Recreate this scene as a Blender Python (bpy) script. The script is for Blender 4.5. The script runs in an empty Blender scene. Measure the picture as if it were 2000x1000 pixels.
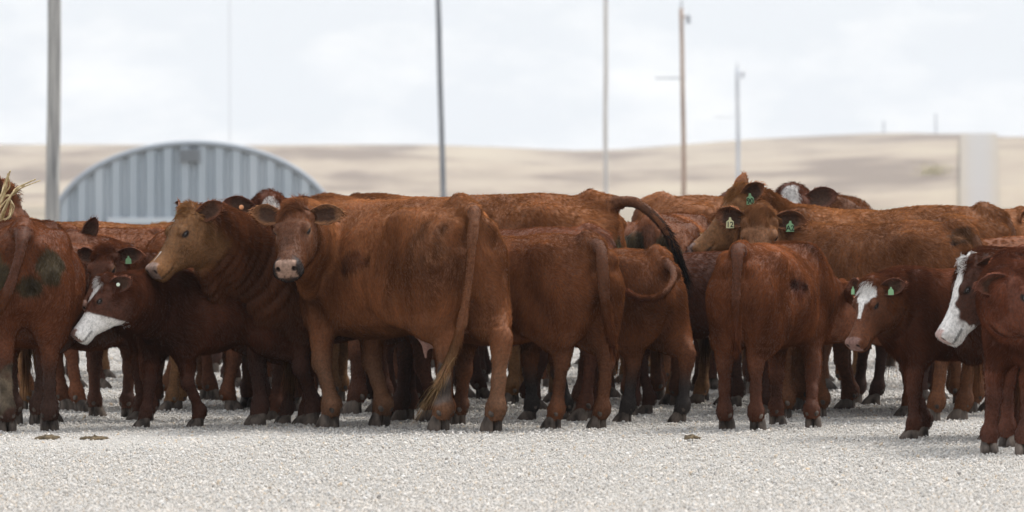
import bpy, math, random
import numpy as np
from mathutils import Vector, Matrix

R_ = math.radians
rng = np.random.default_rng(7)
random.seed(7)
scene = bpy.context.scene
COL = scene.collection

# ------------------------------------------------------------------ camera
K = 1.5             # distance factor of the long lens
F = 8658.0 * K      # focal length in pixels of a 2000 px wide picture
CAMH = 1.4          # camera height
HOR = 372.0         # picture row of the flat horizon
cam = bpy.data.cameras.new('camera')
camo = bpy.data.objects.new('camera', cam); COL.objects.link(camo)
camo.location = (0, 0, CAMH); camo.rotation_euler = (R_(90), 0, 0)
cam.sensor_width = 36.0; cam.lens = F * 36 / 2000.0
cam.shift_y = -(500 - HOR) / 2000.0
cam.clip_start = 1.0; cam.clip_end = 9000
cam.dof.use_dof = True; cam.dof.focus_distance = 25.6 * K; cam.dof.aperture_fstop = 6.3
scene.camera = camo

# ------------------------------------------------------------------ light
SUN_EL, SUN_AZ = R_(58), R_(60)     # azimuth measured from +Y (away) towards +X (right)
w = bpy.data.worlds.new('World'); scene.world = w; w.use_nodes = True
nt = w.node_tree; nt.nodes.clear()
def N(nt, t, **kw):
    n = nt.nodes.new(t)
    for k, v in kw.items():
        if hasattr(n, k): setattr(n, k, v)
        else: n.inputs[k.replace('_', ' ')].default_value = v
    return n
out = N(nt, 'ShaderNodeOutputWorld')
sky = N(nt, 'ShaderNodeTexSky', sky_type='NISHITA', sun_disc=False)
sky.sun_elevation = SUN_EL; sky.sun_rotation = SUN_AZ
bsky = N(nt, 'ShaderNodeBackground'); bsky.inputs['Strength'].default_value = 0.1
bcl = N(nt, 'ShaderNodeBackground'); bcl.inputs['Strength'].default_value = 1.0
mix = N(nt, 'ShaderNodeMixShader'); mix.inputs[0].default_value = 0.93
tc = N(nt, 'ShaderNodeTexCoord')
mp = N(nt, 'ShaderNodeMapping'); mp.inputs['Scale'].default_value = (38, 38, 95); mp.inputs['Location'].default_value = (3.1, 0.4, 0.35)
nz = N(nt, 'ShaderNodeTexNoise'); nz.inputs['Scale'].default_value = 1.0; nz.inputs['Detail'].default_value = 6; nz.inputs['Roughness'].default_value = 0.52
cr = N(nt, 'ShaderNodeValToRGB')
cr.color_ramp.elements[0].position = 0.42; cr.color_ramp.elements[0].color = (0.80, 0.832, 0.875, 1)
cr.color_ramp.elements[1].position = 0.64; cr.color_ramp.elements[1].color = (1.0, 1.0, 1.0, 1)
nt.links.new(tc.outputs['Generated'], mp.inputs['Vector']); nt.links.new(mp.outputs[0], nz.inputs['Vector'])
sz = N(nt, 'ShaderNodeSeparateXYZ'); nt.links.new(tc.outputs['Generated'], sz.inputs[0])
lowc = N(nt, 'ShaderNodeMapRange'); lowc.inputs['From Min'].default_value = .003; lowc.inputs['From Max'].default_value = .020      # puffs of cloud lie low
lowc.inputs['To Min'].default_value = .09; lowc.inputs['To Max'].default_value = -.06; nt.links.new(sz.outputs[2], lowc.inputs['Value'])
addc = N(nt, 'ShaderNodeMath', operation='ADD'); nt.links.new(nz.outputs['Fac'], addc.inputs[0]); nt.links.new(lowc.outputs[0], addc.inputs[1])
nt.links.new(addc.outputs[0], cr.inputs[0]); nt.links.new(cr.outputs[0], bcl.inputs['Color'])
mz_ = N(nt, 'ShaderNodeMapRange'); mz_.inputs['From Min'].default_value = .06; mz_.inputs['From Max'].default_value = .9   # an overcast sky is brighter overhead
mz_.inputs['To Min'].default_value = 1.03; mz_.inputs['To Max'].default_value = 1.9; nt.links.new(sz.outputs[2], mz_.inputs['Value']); nt.links.new(mz_.outputs[0], bcl.inputs['Strength'])
nt.links.new(sky.outputs[0], bsky.inputs['Color'])
nt.links.new(bsky.outputs[0], mix.inputs[1]); nt.links.new(bcl.outputs[0], mix.inputs[2]); nt.links.new(mix.outputs[0], out.inputs[0])

sl = bpy.data.lights.new('sun', 'SUN'); sl.energy = 3.2; sl.angle = R_(18); sl.color = (1.0, 0.955, 0.89)
so = bpy.data.objects.new('sun', sl); COL.objects.link(so)
sd = Vector((math.sin(SUN_AZ) * math.cos(SUN_EL), math.cos(SUN_AZ) * math.cos(SUN_EL), math.sin(SUN_EL)))
so.rotation_euler = sd.to_track_quat('Z', 'Y').to_euler(); so.location = (0, 20, 60)

vs = scene.view_settings
scene.display_settings.display_device = 'sRGB'
vs.view_transform = 'Standard'; vs.look = 'None'; vs.exposure = 0.17; vs.gamma = 1.0; vs.use_curve_mapping = False
scene.cycles.max_bounces = 5; scene.cycles.diffuse_bounces = 3; scene.cycles.glossy_bounces = 2
scene.cycles.transmission_bounces = 2; scene.cycles.transparent_max_bounces = 4

# ------------------------------------------------------------------ helpers
def px(x, D): return (x - 1000.0) / F * D
def pz(y, D): return CAMH - (y - HOR) / F * D
def gdist(y): return F * CAMH / (y - HOR)
def ground(x, y):
    D = gdist(y); return np.array([px(x, D), D, 0.0])

def tag(o, label=None, cat=None, group=None, kind=None):
    for k, v in (('label', label), ('category', cat), ('group', group), ('kind', kind)):
        if v: o[k] = v
    return o

def mesh_np(name, V, Fs, mat=None, parent=None, smooth=True, link=True):
    """V (n,3); Fs: list of face arrays (each (m,k))"""
    me = bpy.data.meshes.new(name)
    V = np.asarray(V, np.float32)
    if not isinstance(Fs, (list, tuple)): Fs = [Fs]
    Fs = [np.asarray(f, np.int32) for f in Fs if len(f)]
    me.vertices.add(len(V)); me.vertices.foreach_set('co', V.ravel())
    nl = sum(f.size for f in Fs); npoly = sum(len(f) for f in Fs)
    me.loops.add(nl); me.loops.foreach_set('vertex_index', np.concatenate([f.ravel() for f in Fs]))
    me.polygons.add(npoly)
    ls = []; st = 0
    for f in Fs:
        ls.append(st + np.arange(len(f)) * f.shape[1]); st += f.size
    me.polygons.foreach_set('loop_start', np.concatenate(ls).astype(np.int32))
    me.polygons.foreach_set('use_smooth', np.full(npoly, smooth))
    me.update(calc_edges=True); me.validate()
    if mat: me.materials.append(mat)
    o = bpy.data.objects.new(name, me); COL.objects.link(o)
    if parent: o.parent = parent
    return o

def vcol(o, C):
    a = o.data.attributes.new('Col', 'FLOAT_COLOR', 'POINT')
    C4 = np.ones((len(C), 4), np.float32); C4[:, :3] = C
    a.data.foreach_set('color', C4.ravel())

class MB:
    """collects simple pieces into one mesh"""
    def __init__(self): self.V = []; self.Q = []; self.n = 0; self.P = []
    def add(self, V, faces):
        for f in faces: self.P.append([i + self.n for i in f])
        self.V += [tuple(v) for v in V]; self.n += len(V)
    def box(self, c, s, M=None):
        c = Vector(c); V = []
        for dz in (-.5, .5):
            for dx, dy in ((-.5, -.5), (.5, -.5), (.5, .5), (-.5, .5)):
                v = Vector((dx * s[0], dy * s[1], dz * s[2]))
                if M: v = M @ v
                V.append(v + c)
        self.add(V, [(3, 2, 1, 0), (4, 5, 6, 7), (0, 1, 5, 4), (1, 2, 6, 5), (2, 3, 7, 6), (3, 0, 4, 7)])
    def tube(self, pts, rad, n=10, cap=True):
        V, Q = tube(np.array(pts, float), np.array(rad, float) if np.ndim(rad) else np.full(len(pts), rad), n)
        self.add(V, [tuple(q) for q in Q])
        if cap:
            self.P.append([self.n - len(V) + i for i in range(n)][::-1]); self.P.append([self.n - n + i for i in range(n)])
    def build(self, name, mat, parent=None, smooth=False):
        me = bpy.data.meshes.new(name); me.from_pydata(self.V, [], self.P); me.update()
        if smooth: me.polygons.foreach_set('use_smooth', [True] * len(me.polygons))
        if mat: me.materials.append(mat)
        o = bpy.data.objects.new(name, me); COL.objects.link(o)
        if parent: o.parent = parent
        return o

def tube(P, r, n=10):
    P = np.asarray(P, float); m = len(P)
    T = np.gradient(P, axis=0); T /= np.linalg.norm(T, axis=1)[:, None] + 1e-9
    ref = np.array([0.13, 1, 0.21]) if abs(T[0, 2]) > .7 else np.array([0.1, 0.2, 1.0])
    U = ref - T[0] * (ref @ T[0]); U /= np.linalg.norm(U)
    V = []; a = np.arange(n) * 2 * np.pi / n
    for i in range(m):
        U = U - T[i] * (U @ T[i]); U /= np.linalg.norm(U); W = np.cross(T[i], U)
        V.append(P[i] + r[i] * (np.cos(a)[:, None] * U + np.sin(a)[:, None] * W))
    V = np.concatenate(V)
    i, j = np.meshgrid(np.arange(m - 1), np.arange(n), indexing='ij')
    i = i.ravel(); j = j.ravel(); k = (j + 1) % n
    return V, np.stack([i * n + j, i * n + k, (i + 1) * n + k, (i + 1) * n + j], 1)

def spline(P, m):
    P = np.asarray(P, float); n = len(P)
    Q = np.vstack([2 * P[0] - P[1], P, 2 * P[-1] - P[-2]])
    out = []
    for t in np.linspace(0, n - 1 - 1e-6, m):
        i = int(t); f = t - i; a, b, c, d = Q[i], Q[i + 1], Q[i + 2], Q[i + 3]
        out.append(.5 * (2 * b + (c - a) * f + (2 * a - 5 * b + 4 * c - d) * f * f + (3 * b - a - 3 * c + d) * f ** 3))
    return np.array(out)

# ------------------------------------------------------------------ materials
def mat(name, col=(.5, .5, .5), rough=.8, spec=.3):
    m = bpy.data.materials.new(name); m.use_nodes = True
    b = m.node_tree.nodes['Principled BSDF']
    b.inputs['Base Color'].default_value = (*col, 1); b.inputs['Roughness'].default_value = rough
    b.inputs['Specular IOR Level'].default_value = spec
    return m, m.node_tree, b

def noise_col(m, nt, b, c0, c1, scale, stretch=(1, 1, 1), detail=5, p0=.35, p1=.65, bump=0.0, coord='Object', bscale=None):
    tc = N(nt, 'ShaderNodeTexCoord'); mp = N(nt, 'ShaderNodeMapping'); mp.inputs['Scale'].default_value = stretch
    nz = N(nt, 'ShaderNodeTexNoise'); nz.inputs['Scale'].default_value = scale; nz.inputs['Detail'].default_value = detail
    r = N(nt, 'ShaderNodeValToRGB')
    r.color_ramp.elements[0].position = p0; r.color_ramp.elements[0].color = (*c0, 1)
    r.color_ramp.elements[1].position = p1; r.color_ramp.elements[1].color = (*c1, 1)
    nt.links.new(tc.outputs[coord], mp.inputs[0]); nt.links.new(mp.outputs[0], nz.inputs['Vector'])
    nt.links.new(nz.outputs['Fac'], r.inputs[0]); nt.links.new(r.outputs[0], b.inputs['Base Color'])
    if bump:
        bp = N(nt, 'ShaderNodeBump'); bp.inputs['Strength'].default_value = bump; bp.inputs['Distance'].default_value = .02
        nt.links.new(nz.outputs['Fac'], bp.inputs['Height']); nt.links.new(bp.outputs[0], b.inputs['Normal'])
    return r

# hide: colour painted per point on the mesh (coat patches, mud, muzzle) + fine variation
M_HIDE, nt, b = mat('hide', rough=.75, spec=.25)
at = N(nt, 'ShaderNodeAttribute'); at.attribute_name = 'Col'
tc = N(nt, 'ShaderNodeTexCoord'); nz = N(nt, 'ShaderNodeTexNoise'); nz.inputs['Scale'].default_value = 60; nz.inputs['Detail'].default_value = 4
mr = N(nt, 'ShaderNodeMapRange'); mr.inputs['From Min'].default_value = .3; mr.inputs['From Max'].default_value = .7
mr.inputs['To Min'].default_value = .65; mr.inputs['To Max'].default_value = 1.2
mm = N(nt, 'ShaderNodeVectorMath', operation='SCALE')
nt.links.new(tc.outputs['Object'], nz.inputs['Vector']); nt.links.new(nz.outputs['Fac'], mr.inputs['Value'])
nt.links.new(at.outputs['Color'], mm.inputs[0]); nt.links.new(mr.outputs[0], mm.inputs['Scale']); nt.links.new(mm.outputs[0], b.inputs['Base Color'])
bp = N(nt, 'ShaderNodeBump'); bp.inputs['Strength'].default_value = .2; bp.inputs['Distance'].default_value = .008
nt.links.new(nz.outputs['Fac'], bp.inputs['Height']); nt.links.new(bp.outputs[0], b.inputs['Normal'])

M_HAIR, nt, b = mat('hair')
nt.nodes.remove(b); b = N(nt, 'ShaderNodeBsdfDiffuse'); nt.links.new(b.outputs[0], nt.nodes['Material Output'].inputs['Surface'])
at = N(nt, 'ShaderNodeAttribute'); at.attribute_name = 'hcol'
nt.links.new(at.outputs['Color'], b.inputs['Color'])
at = N(nt, 'ShaderNodeAttribute'); at.attribute_name = 'lie'          # hairs lie along the skin, so they shade with it
vt = N(nt, 'ShaderNodeVectorTransform', vector_type='NORMAL', convert_from='OBJECT', convert_to='WORLD')
vn = N(nt, 'ShaderNodeVectorMath', operation='NORMALIZE')
nt.links.new(at.outputs['Vector'], vt.inputs[0]); nt.links.new(vt.outputs[0], vn.inputs[0]); nt.links.new(vn.outputs[0], b.inputs['Normal'])

M_EYE, _, b = mat('eye', (.012, .008, .007), .12, .6)
M_HOOF, nt, b = mat('hoof', rough=.7)
noise_col(M_HOOF, nt, b, (.022, .015, .011), (.13, .10, .08), 22, (1, 1, .5), 5, bump=.3)
M_TAGG, nt, b = mat('green_tag', (.20, .36, .19), .5)
M_TAGY, nt, b = mat('yellow_tag', (.55, .52, .30), .45)
M_TAGW, nt, b = mat('pale_tag', (.72, .8, .66), .4)
M_TAGO, nt, b = mat('orange_tag', (.75, .34, .16), .4)
M_TAGN, nt, b = mat('yellow_button', (.75, .6, .08), .4)
M_INK, nt, b = mat('tag_ink', (.02, .03, .02), .6)
M_UDDER, nt, b = mat('udder_skin', (.36, .20, .16), .6)

# ------------------------------------------------------------------ SDF toolkit
def smin(a, b, k):
    h = np.maximum(k - np.abs(a - b), 0) / k
    return np.minimum(a, b) - h * h * k * .25
def smax(a, b, k): return -smin(-a, -b, k)

class Prim:
    """one implicit shape; lo/hi = bounding box in animal space"""
    def __init__(self, f, lo, hi, k=.05, sub=False):
        self.f, self.lo, self.hi, self.k, self.sub = f, np.array(lo), np.array(hi), k, sub

def cone(a, b, ra, rb, k=.05, lat=None, ky=1.0, sub=False):
    a = np.array(a, float); b = np.array(b, float); ba = b - a; L2 = ba @ ba + 1e-9
    if lat is not None: lat = np.array(lat, float) / np.linalg.norm(lat)
    def f(P):
        q = P - a; t = np.clip(q @ ba / L2, 0, 1); q = q - t[:, None] * ba
        d2 = (q * q).sum(1)
        if lat is not None: d2 = d2 + (q @ lat) ** 2 * (1 / ky ** 2 - 1)
        return (np.sqrt(d2) - (ra + (rb - ra) * t)) * min(1, ky)
    m = max(ra, rb)
    return Prim(f, np.minimum(a, b) - m, np.maximum(a, b) + m, k, sub)

def ell(c, r, k=.05, M=None, sub=False):
    c = np.array(c, float); r = np.array(r, float)
    def f(P):
        q = P - c
        if M is not None: q = q @ M
        k0 = np.linalg.norm(q / r, axis=1); k1 = np.linalg.norm(q / (r * r), axis=1) + 1e-9
        return k0 * (k0 - 1) / k1
    m = r.max() if M is not None else r
    return Prim(f, c - m, c + m, k, sub)

def smoothtab(T, m=200):
    T = np.asarray(T, float); xs = np.linspace(T[0, 0], T[-1, 0], m); out = [xs]
    for j in range(1, T.shape[1]):
        # monotone-ish cubic (finite-difference tangents)
        y = T[:, j]; x = T[:, 0]; dy = np.gradient(y, x)
        i = np.clip(np.searchsorted(x, xs) - 1, 0, len(x) - 2); h = x[i + 1] - x[i]; t = (xs - x[i]) / h
        out.append((2*t**3-3*t**2+1)*y[i] + (t**3-2*t**2+t)*h*dy[i] + (-2*t**3+3*t**2)*y[i+1] + (t**3-t**2)*h*dy[i+1])
    return np.array(out)

def loft(T, n=2.3, egg=.2, k=.05, lo=None, hi=None):
    S = smoothtab(T)
    x0, x1 = S[0, 0], S[0, -1]
    def f(P):
        x = np.clip(P[:, 0], x0, x1)
        top = np.interp(x, S[0], S[1]); bot = np.interp(x, S[0], S[2]); hw = np.maximum(np.interp(x, S[0], S[3]), .004)
        zc = (top + bot) / 2; hh = np.maximum((top - bot) / 2, .004)
        v = (P[:, 2] - zc) / hh; hw = hw * (1 - egg * np.clip(v, 0, 1.2) ** 2)
        kk = ((np.abs(P[:, 1]) / hw) ** n + np.abs(v) ** n) ** (1 / n)
        d = (kk - 1) * np.minimum(hw, hh)
        return np.maximum(d, np.maximum(x0 - P[:, 0], P[:, 0] - x1))
    if lo is None:
        lo = [x0, -S[3].max(), S[2].min()]; hi = [x1, S[3].max(), S[1].max()]
    return Prim(f, lo, hi, k)

def evaluate(prims, P):
    d = np.full(len(P), 1.0)
    for p in prims:
        lo = p.lo - .13; hi = p.hi + .13
        idx = np.nonzero(((P >= lo) & (P <= hi)).all(1))[0]
        if not len(idx): continue
        v = p.f(P[idx])
        d[idx] = smax(d[idx], -v, p.k) if p.sub else smin(d[idx], v, p.k)
    return d

def nets(D, o, h):
    s = D < 0
    nx, ny, nz = D.shape
    c = np.zeros((nx - 1, ny - 1, nz - 1), np.int8)
    sl = {0: slice(0, -1), 1: slice(1, None)}
    for i in (0, 1):
        for j in (0, 1):
            for k in (0, 1): c += s[sl[i], sl[j], sl[k]]
    I, J, K = np.nonzero((c > 0) & (c < 8))
    idx = np.full(c.shape, -1, np.int32); idx[I, J, K] = np.arange(len(I))
    acc = np.zeros((len(I), 3)); cnt = np.zeros(len(I))
    for ax in range(3):
        for u in (0, 1):
            for v in (0, 1):
                off = [0, 0, 0]; oth = [a for a in range(3) if a != ax]
                off[oth[0]] = u; off[oth[1]] = v
                a = D[I + off[0], J + off[1], K + off[2]]
                e = [0, 0, 0]; e[ax] = 1
                bb = D[I + off[0] + e[0], J + off[1] + e[1], K + off[2] + e[2]]
                m = (a < 0) != (bb < 0); t = a[m] / (a[m] - bb[m])
                p = np.tile(np.array(off, float), (m.sum(), 1)); p[:, ax] += t
                acc[m] += p; cnt[m] += 1
    V = o + h * (np.stack([I, J, K], 1) + acc / cnt[:, None])
    Q = []
    for ax in range(3):
        o1, o2 = [(1, 2), (2, 0), (0, 1)][ax]
        a = [slice(None)] * 3; bq = [slice(None)] * 3
        a[ax] = slice(0, -1); bq[ax] = slice(1, None)
        sa, sb = s[tuple(a)], s[tuple(bq)]
        E = np.array(np.nonzero(sa != sb))
        ok = (E[o1] > 0) & (E[o2] > 0) & (E[o1] < D.shape[o1] - 1) & (E[o2] < D.shape[o2] - 1); E = E[:, ok]
        fl = sa[tuple(E)]
        def at(d1, d2):
            q = E.copy(); q[o1] -= d1; q[o2] -= d2; return idx[tuple(q)]
        q = np.stack([at(1, 1), at(0, 1), at(0, 0), at(1, 0)], 1)
        q[~fl] = q[~fl][:, ::-1]; Q.append(q)
    Q = np.concatenate(Q); Q = Q[(Q >= 0).all(1)]
    return V, Q

def mesh_sdf(prims, lo, hi, h, sub=4):
    lo = np.array(lo); H = h * sub
    n = np.ceil((np.array(hi) - lo) / H).astype(int)
    g = [lo[a] + H * (np.arange(n[a]) + .5) for a in range(3)]
    C = np.stack(np.meshgrid(*g, indexing='ij'), -1).reshape(-1, 3)
    dc = evaluate(prims, C).reshape(n)
    act = np.abs(dc) < H * 1.25 + .02
    Dn = dc.copy()
    for a in range(3): Dn = np.repeat(Dn, sub, a); act = np.repeat(act, sub, a)
    idx = np.array(np.nonzero(act)).T
    P = lo + h * (idx + .5)
    Dn[tuple(idx.T)] = evaluate(prims, P)
    V, Q = nets(Dn, lo + .5 * h, h)
    return V, Q

def vnormals(V, Q):
    n = np.zeros_like(V)
    fn = np.cross(V[Q[:, 2]] - V[Q[:, 0]], V[Q[:, 3]] - V[Q[:, 1]])
    for j in range(4): np.add.at(n, Q[:, j], fn)
    return n / (np.linalg.norm(n, axis=1)[:, None] + 1e-12)

def svol(V, Q):
    c = V.mean(0); a, b_, c_, d_ = [V[Q[:, i]] - c for i in range(4)]
    return (np.cross(a, b_) * c_).sum() + (np.cross(a, c_) * d_).sum()

def relax(V, Q, it=2, a=.5):
    for _ in range(it):
        S = np.zeros_like(V); c = np.zeros(len(V))
        for j in range(4):
            for t in (1, 3):
                np.add.at(S, Q[:, j], V[Q[:, (j + t) % 4]])
            np.add.at(c, Q[:, j], 2)
        V = V * (1 - a) + a * S / np.maximum(c, 1)[:, None]
    return V

class Wave:
    """smooth pseudo-random field"""
    def __init__(s, freq, seed, n=7):
        r = np.random.default_rng(seed); d = r.normal(size=(n, 3)); d /= np.linalg.norm(d, axis=1)[:, None]
        s.k = d * freq * r.uniform(.6, 1.6, (n, 1)); s.p = r.uniform(0, 6.28, n); s.n = n
    def __call__(s, P): return np.sin(P @ s.k.T + s.p).sum(1) / math.sqrt(s.n / 2)
def sst(x, a, b):
    t = np.clip((x - a) / (b - a), 0, 1); return t * t * (3 - 2 * t)

# ------------------------------------------------------------------ the animal
TORSO = [(-.875, 1.12, .96, .03), (-.86, 1.19, .86, .12), (-.80, 1.275, .78, .20), (-.66, 1.325, .71, .255), (-.46, 1.35, .66, .285),
         (-.25, 1.345, .595, .335), (0, 1.33, .54, .375), (.22, 1.325, .525, .365), (.42, 1.335, .55, .315),
         (.58, 1.31, .59, .265), (.72, 1.21, .64, .20), (.80, 1.10, .72, .13), (.84, 1.0, .82, .03)]
HEAD = [(-.092, -.08, -.12, .012), (-.075, -.035, -.18, .055), (-.03, .005, -.255, .094), (.04, .018, -.315, .112), (.11, .014, -.342, .118),
        (.18, -.002, -.335, .114), (.25, -.026, -.308, .101), (.32, -.045, -.272, .091), (.39, -.055, -.240, .088), (.45, -.056, -.222, .093),
        (.49, -.060, -.214, .093), (.512, -.070, -.203, .085), (.528, -.088, -.182, .062), (.536, -.115, -.150, .015)]

def ear_geo(L=.235, W=.070, nu=12, nv=9):
    """leaf-shaped cup: axis +x, opening +z, width y; returns V, Q, inner flag, rim weight"""
    V = []; inn = []; rim = []
    for side in (0, 1):
        for iu in range(nu):
            u = iu / (nu - 1)
            prof = (0.42 + 1.0 * math.sin(math.pi * min(u * .62 + .06, 1)) ** 1.2) * math.sqrt(max(1 - u ** 2.4, 0.0004))
            Rr = W * prof * .82; th = R_(98 - 36 * u)
            for iv in range(nv):
                a = (iv / (nv - 1) * 2 - 1) * th
                r = Rr - (.007 if side else 0) * (1 if abs(a) < th * .99 else .4)
                V.append((L * u, r * math.sin(a) * 1.06, -r * math.cos(a) * .62 + Rr * .3)); inn.append(side)
                rim.append(abs(a) / th)
    Q = []
    for side in (0, 1):
        o = side * nu * nv
        for i in range(nu - 1):
            for j in range(nv - 1):
                q = (o + i * nv + j, o + (i + 1) * nv + j, o + (i + 1) * nv + j + 1, o + i * nv + j + 1)
                Q.append(q if side else q[::-1])
    o = nu * nv
    for i in range(nu - 1):
        Q.append((i * nv, (i + 1) * nv, o + (i + 1) * nv, o + i * nv)[::-1] if False else (i * nv, o + i * nv, o + (i + 1) * nv, (i + 1) * nv))
        j = nv - 1
        Q.append((i * nv + j, (i + 1) * nv + j, o + (i + 1) * nv + j, o + i * nv + j))
    for j in range(nv - 1):
        i = nu - 1
        Q.append((i * nv + j, o + i * nv + j, o + i * nv + j + 1, i * nv + j + 1))
    return np.array(V), np.array(Q), np.array(inn), np.array(rim)

EARS = {'front': (.92, .22, .28, .30, .0, .95), 'level': (.95, .04, .28, .25, -.1, .95), 'droop': (.85, -.25, .4, .35, -.1, .9), 'side': (.50, .48, .62, .92, .0, .35),
        'up': (.45, .85, .25, .75, -.1, .6), 'back': (.62, .25, .75, .75, -.2, .3), 'raised': (.80, .50, .30, .45, -.1, .9), 'low': (.6, -.15, .75, .8, -.2, .4)}

def frame(x, zhint):
    x = np.array(x, float); x /= np.linalg.norm(x); z = np.array(zhint, float); z = z - x * (z @ x); z /= np.linalg.norm(z)
    return np.stack([x, np.cross(z, x), z], 1)      # columns = axes

def hoof_geo(fwd, spread=.034, sc=1.0):
    """two claws + two dewclaws round the foot point, sole on z=0"""
    V = []; Fc = []
    n = 12
    rings = [(0.0, .018, .074, .033), (.010, .018, .078, .036), (.045, .006, .064, .035), (.078, -.012, .046, .030), (.098, -.018, .030, .022)]
    for s in (-1, 1):
        o = len(V)
        for z, cx, hl, hw in rings:
            for i in range(n):
                a = 2 * math.pi * i / n
                cxv = math.copysign(abs(math.cos(a)) ** .8, math.cos(a)); sv = math.sin(a)
                taper = 1 - .45 * max(cxv, 0) ** 2
                V.append((cx + hl * cxv, s * spread + hw * sv * taper - s * .006 * max(cxv, 0), z))
        for r in range(len(rings) - 1):
            for i in range(n):
                k = (i + 1) % n; Fc.append((o + r * n + i, o + r * n + k, o + (r + 1) * n + k, o + (r + 1) * n + i))
        # dewclaw
        o = len(V)
        for iz in range(5):
            t = iz / 4; rr = .021 * math.sin(math.pi * (.12 + .8 * t)) 
            for i in range(8):
                a = 2 * math.pi * i / 8
                V.append((-.068 + rr * math.cos(a) - .012 * (1 - t), s * .034 + rr * math.sin(a), .095 + .05 * t))
        for r in range(4):
            for i in range(8):
                k = (i + 1) % 8; Fc.append((o + r * 8 + i, o + r * 8 + k, o + (r + 1) * 8 + k, o + (r + 1) * 8 + i))
    V = np.array(V) * sc; Fm = np.array([[fwd[0], -fwd[1]], [fwd[1], fwd[0]]])
    V[:, :2] = V[:, :2] @ Fm.T
    return V, np.array(Fc)

def hair_object(name, root, dirs, L, col, rad, parent, bend=None, npt=4, nrm=None):
    n = len(root)
    h = bpy.data.hair_curves.new(name); h.add_curves([npt] * n)
    t = np.linspace(0, 1, npt)
    P = root[:, None, :] + dirs[:, None, :] * (L[:, None] * t)[:, :, None]
    if bend is not None: P = P + bend[:, None, :] * (L[:, None] * t ** 2)[:, :, None]
    h.position_data.foreach_set('vector', P.astype(np.float32).ravel())
    a = h.attributes.get('radius') or h.attributes.new('radius', 'FLOAT', 'POINT')
    rr = np.asarray(rad)[..., None] * (1 - .82 * t ** 1.5) if np.ndim(rad) else np.tile(rad * (1 - .82 * t ** 1.5), (n, 1))
    a.data.foreach_set('value', rr.astype(np.float32).ravel())
    a = h.attributes.new('hcol', 'FLOAT_COLOR', 'CURVE')
    C = np.ones((n, 4), np.float32); C[:, :3] = col; a.data.foreach_set('color', C.ravel())
    if nrm is None:
        nrm = np.random.default_rng(n).normal(size=(n, 3)); nrm -= dirs * ((nrm * dirs).sum(1) / (dirs * dirs).sum(1))[:, None]
    a = h.attributes.new('lie', 'FLOAT_VECTOR', 'CURVE'); a.data.foreach_set('vector', np.asarray(nrm, np.float32).ravel())
    h.materials.append(M_HAIR)
    o = bpy.data.objects.new(name, h); COL.objects.link(o); o.parent = parent
    return o

def dup(root, loc, rotz, label):
    """a copy of an animal with copies of its parts"""
    o = root.copy(); COL.objects.link(o); o.location = loc; o.rotation_euler = (0, 0, rotz); o['label'] = label
    for ch in list(root.children):
        c = ch.copy(); COL.objects.link(c); c.parent = o
        for g in list(ch.children):
            d = g.copy(); COL.objects.link(d); d.parent = c
    return o

TAGSHAPE = [(-.006, 0), (.006, 0), (.010, -.018), (.027, -.030), (.030, -.078), (-.030, -.078), (-.027, -.030), (-.010, -.018)]

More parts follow.
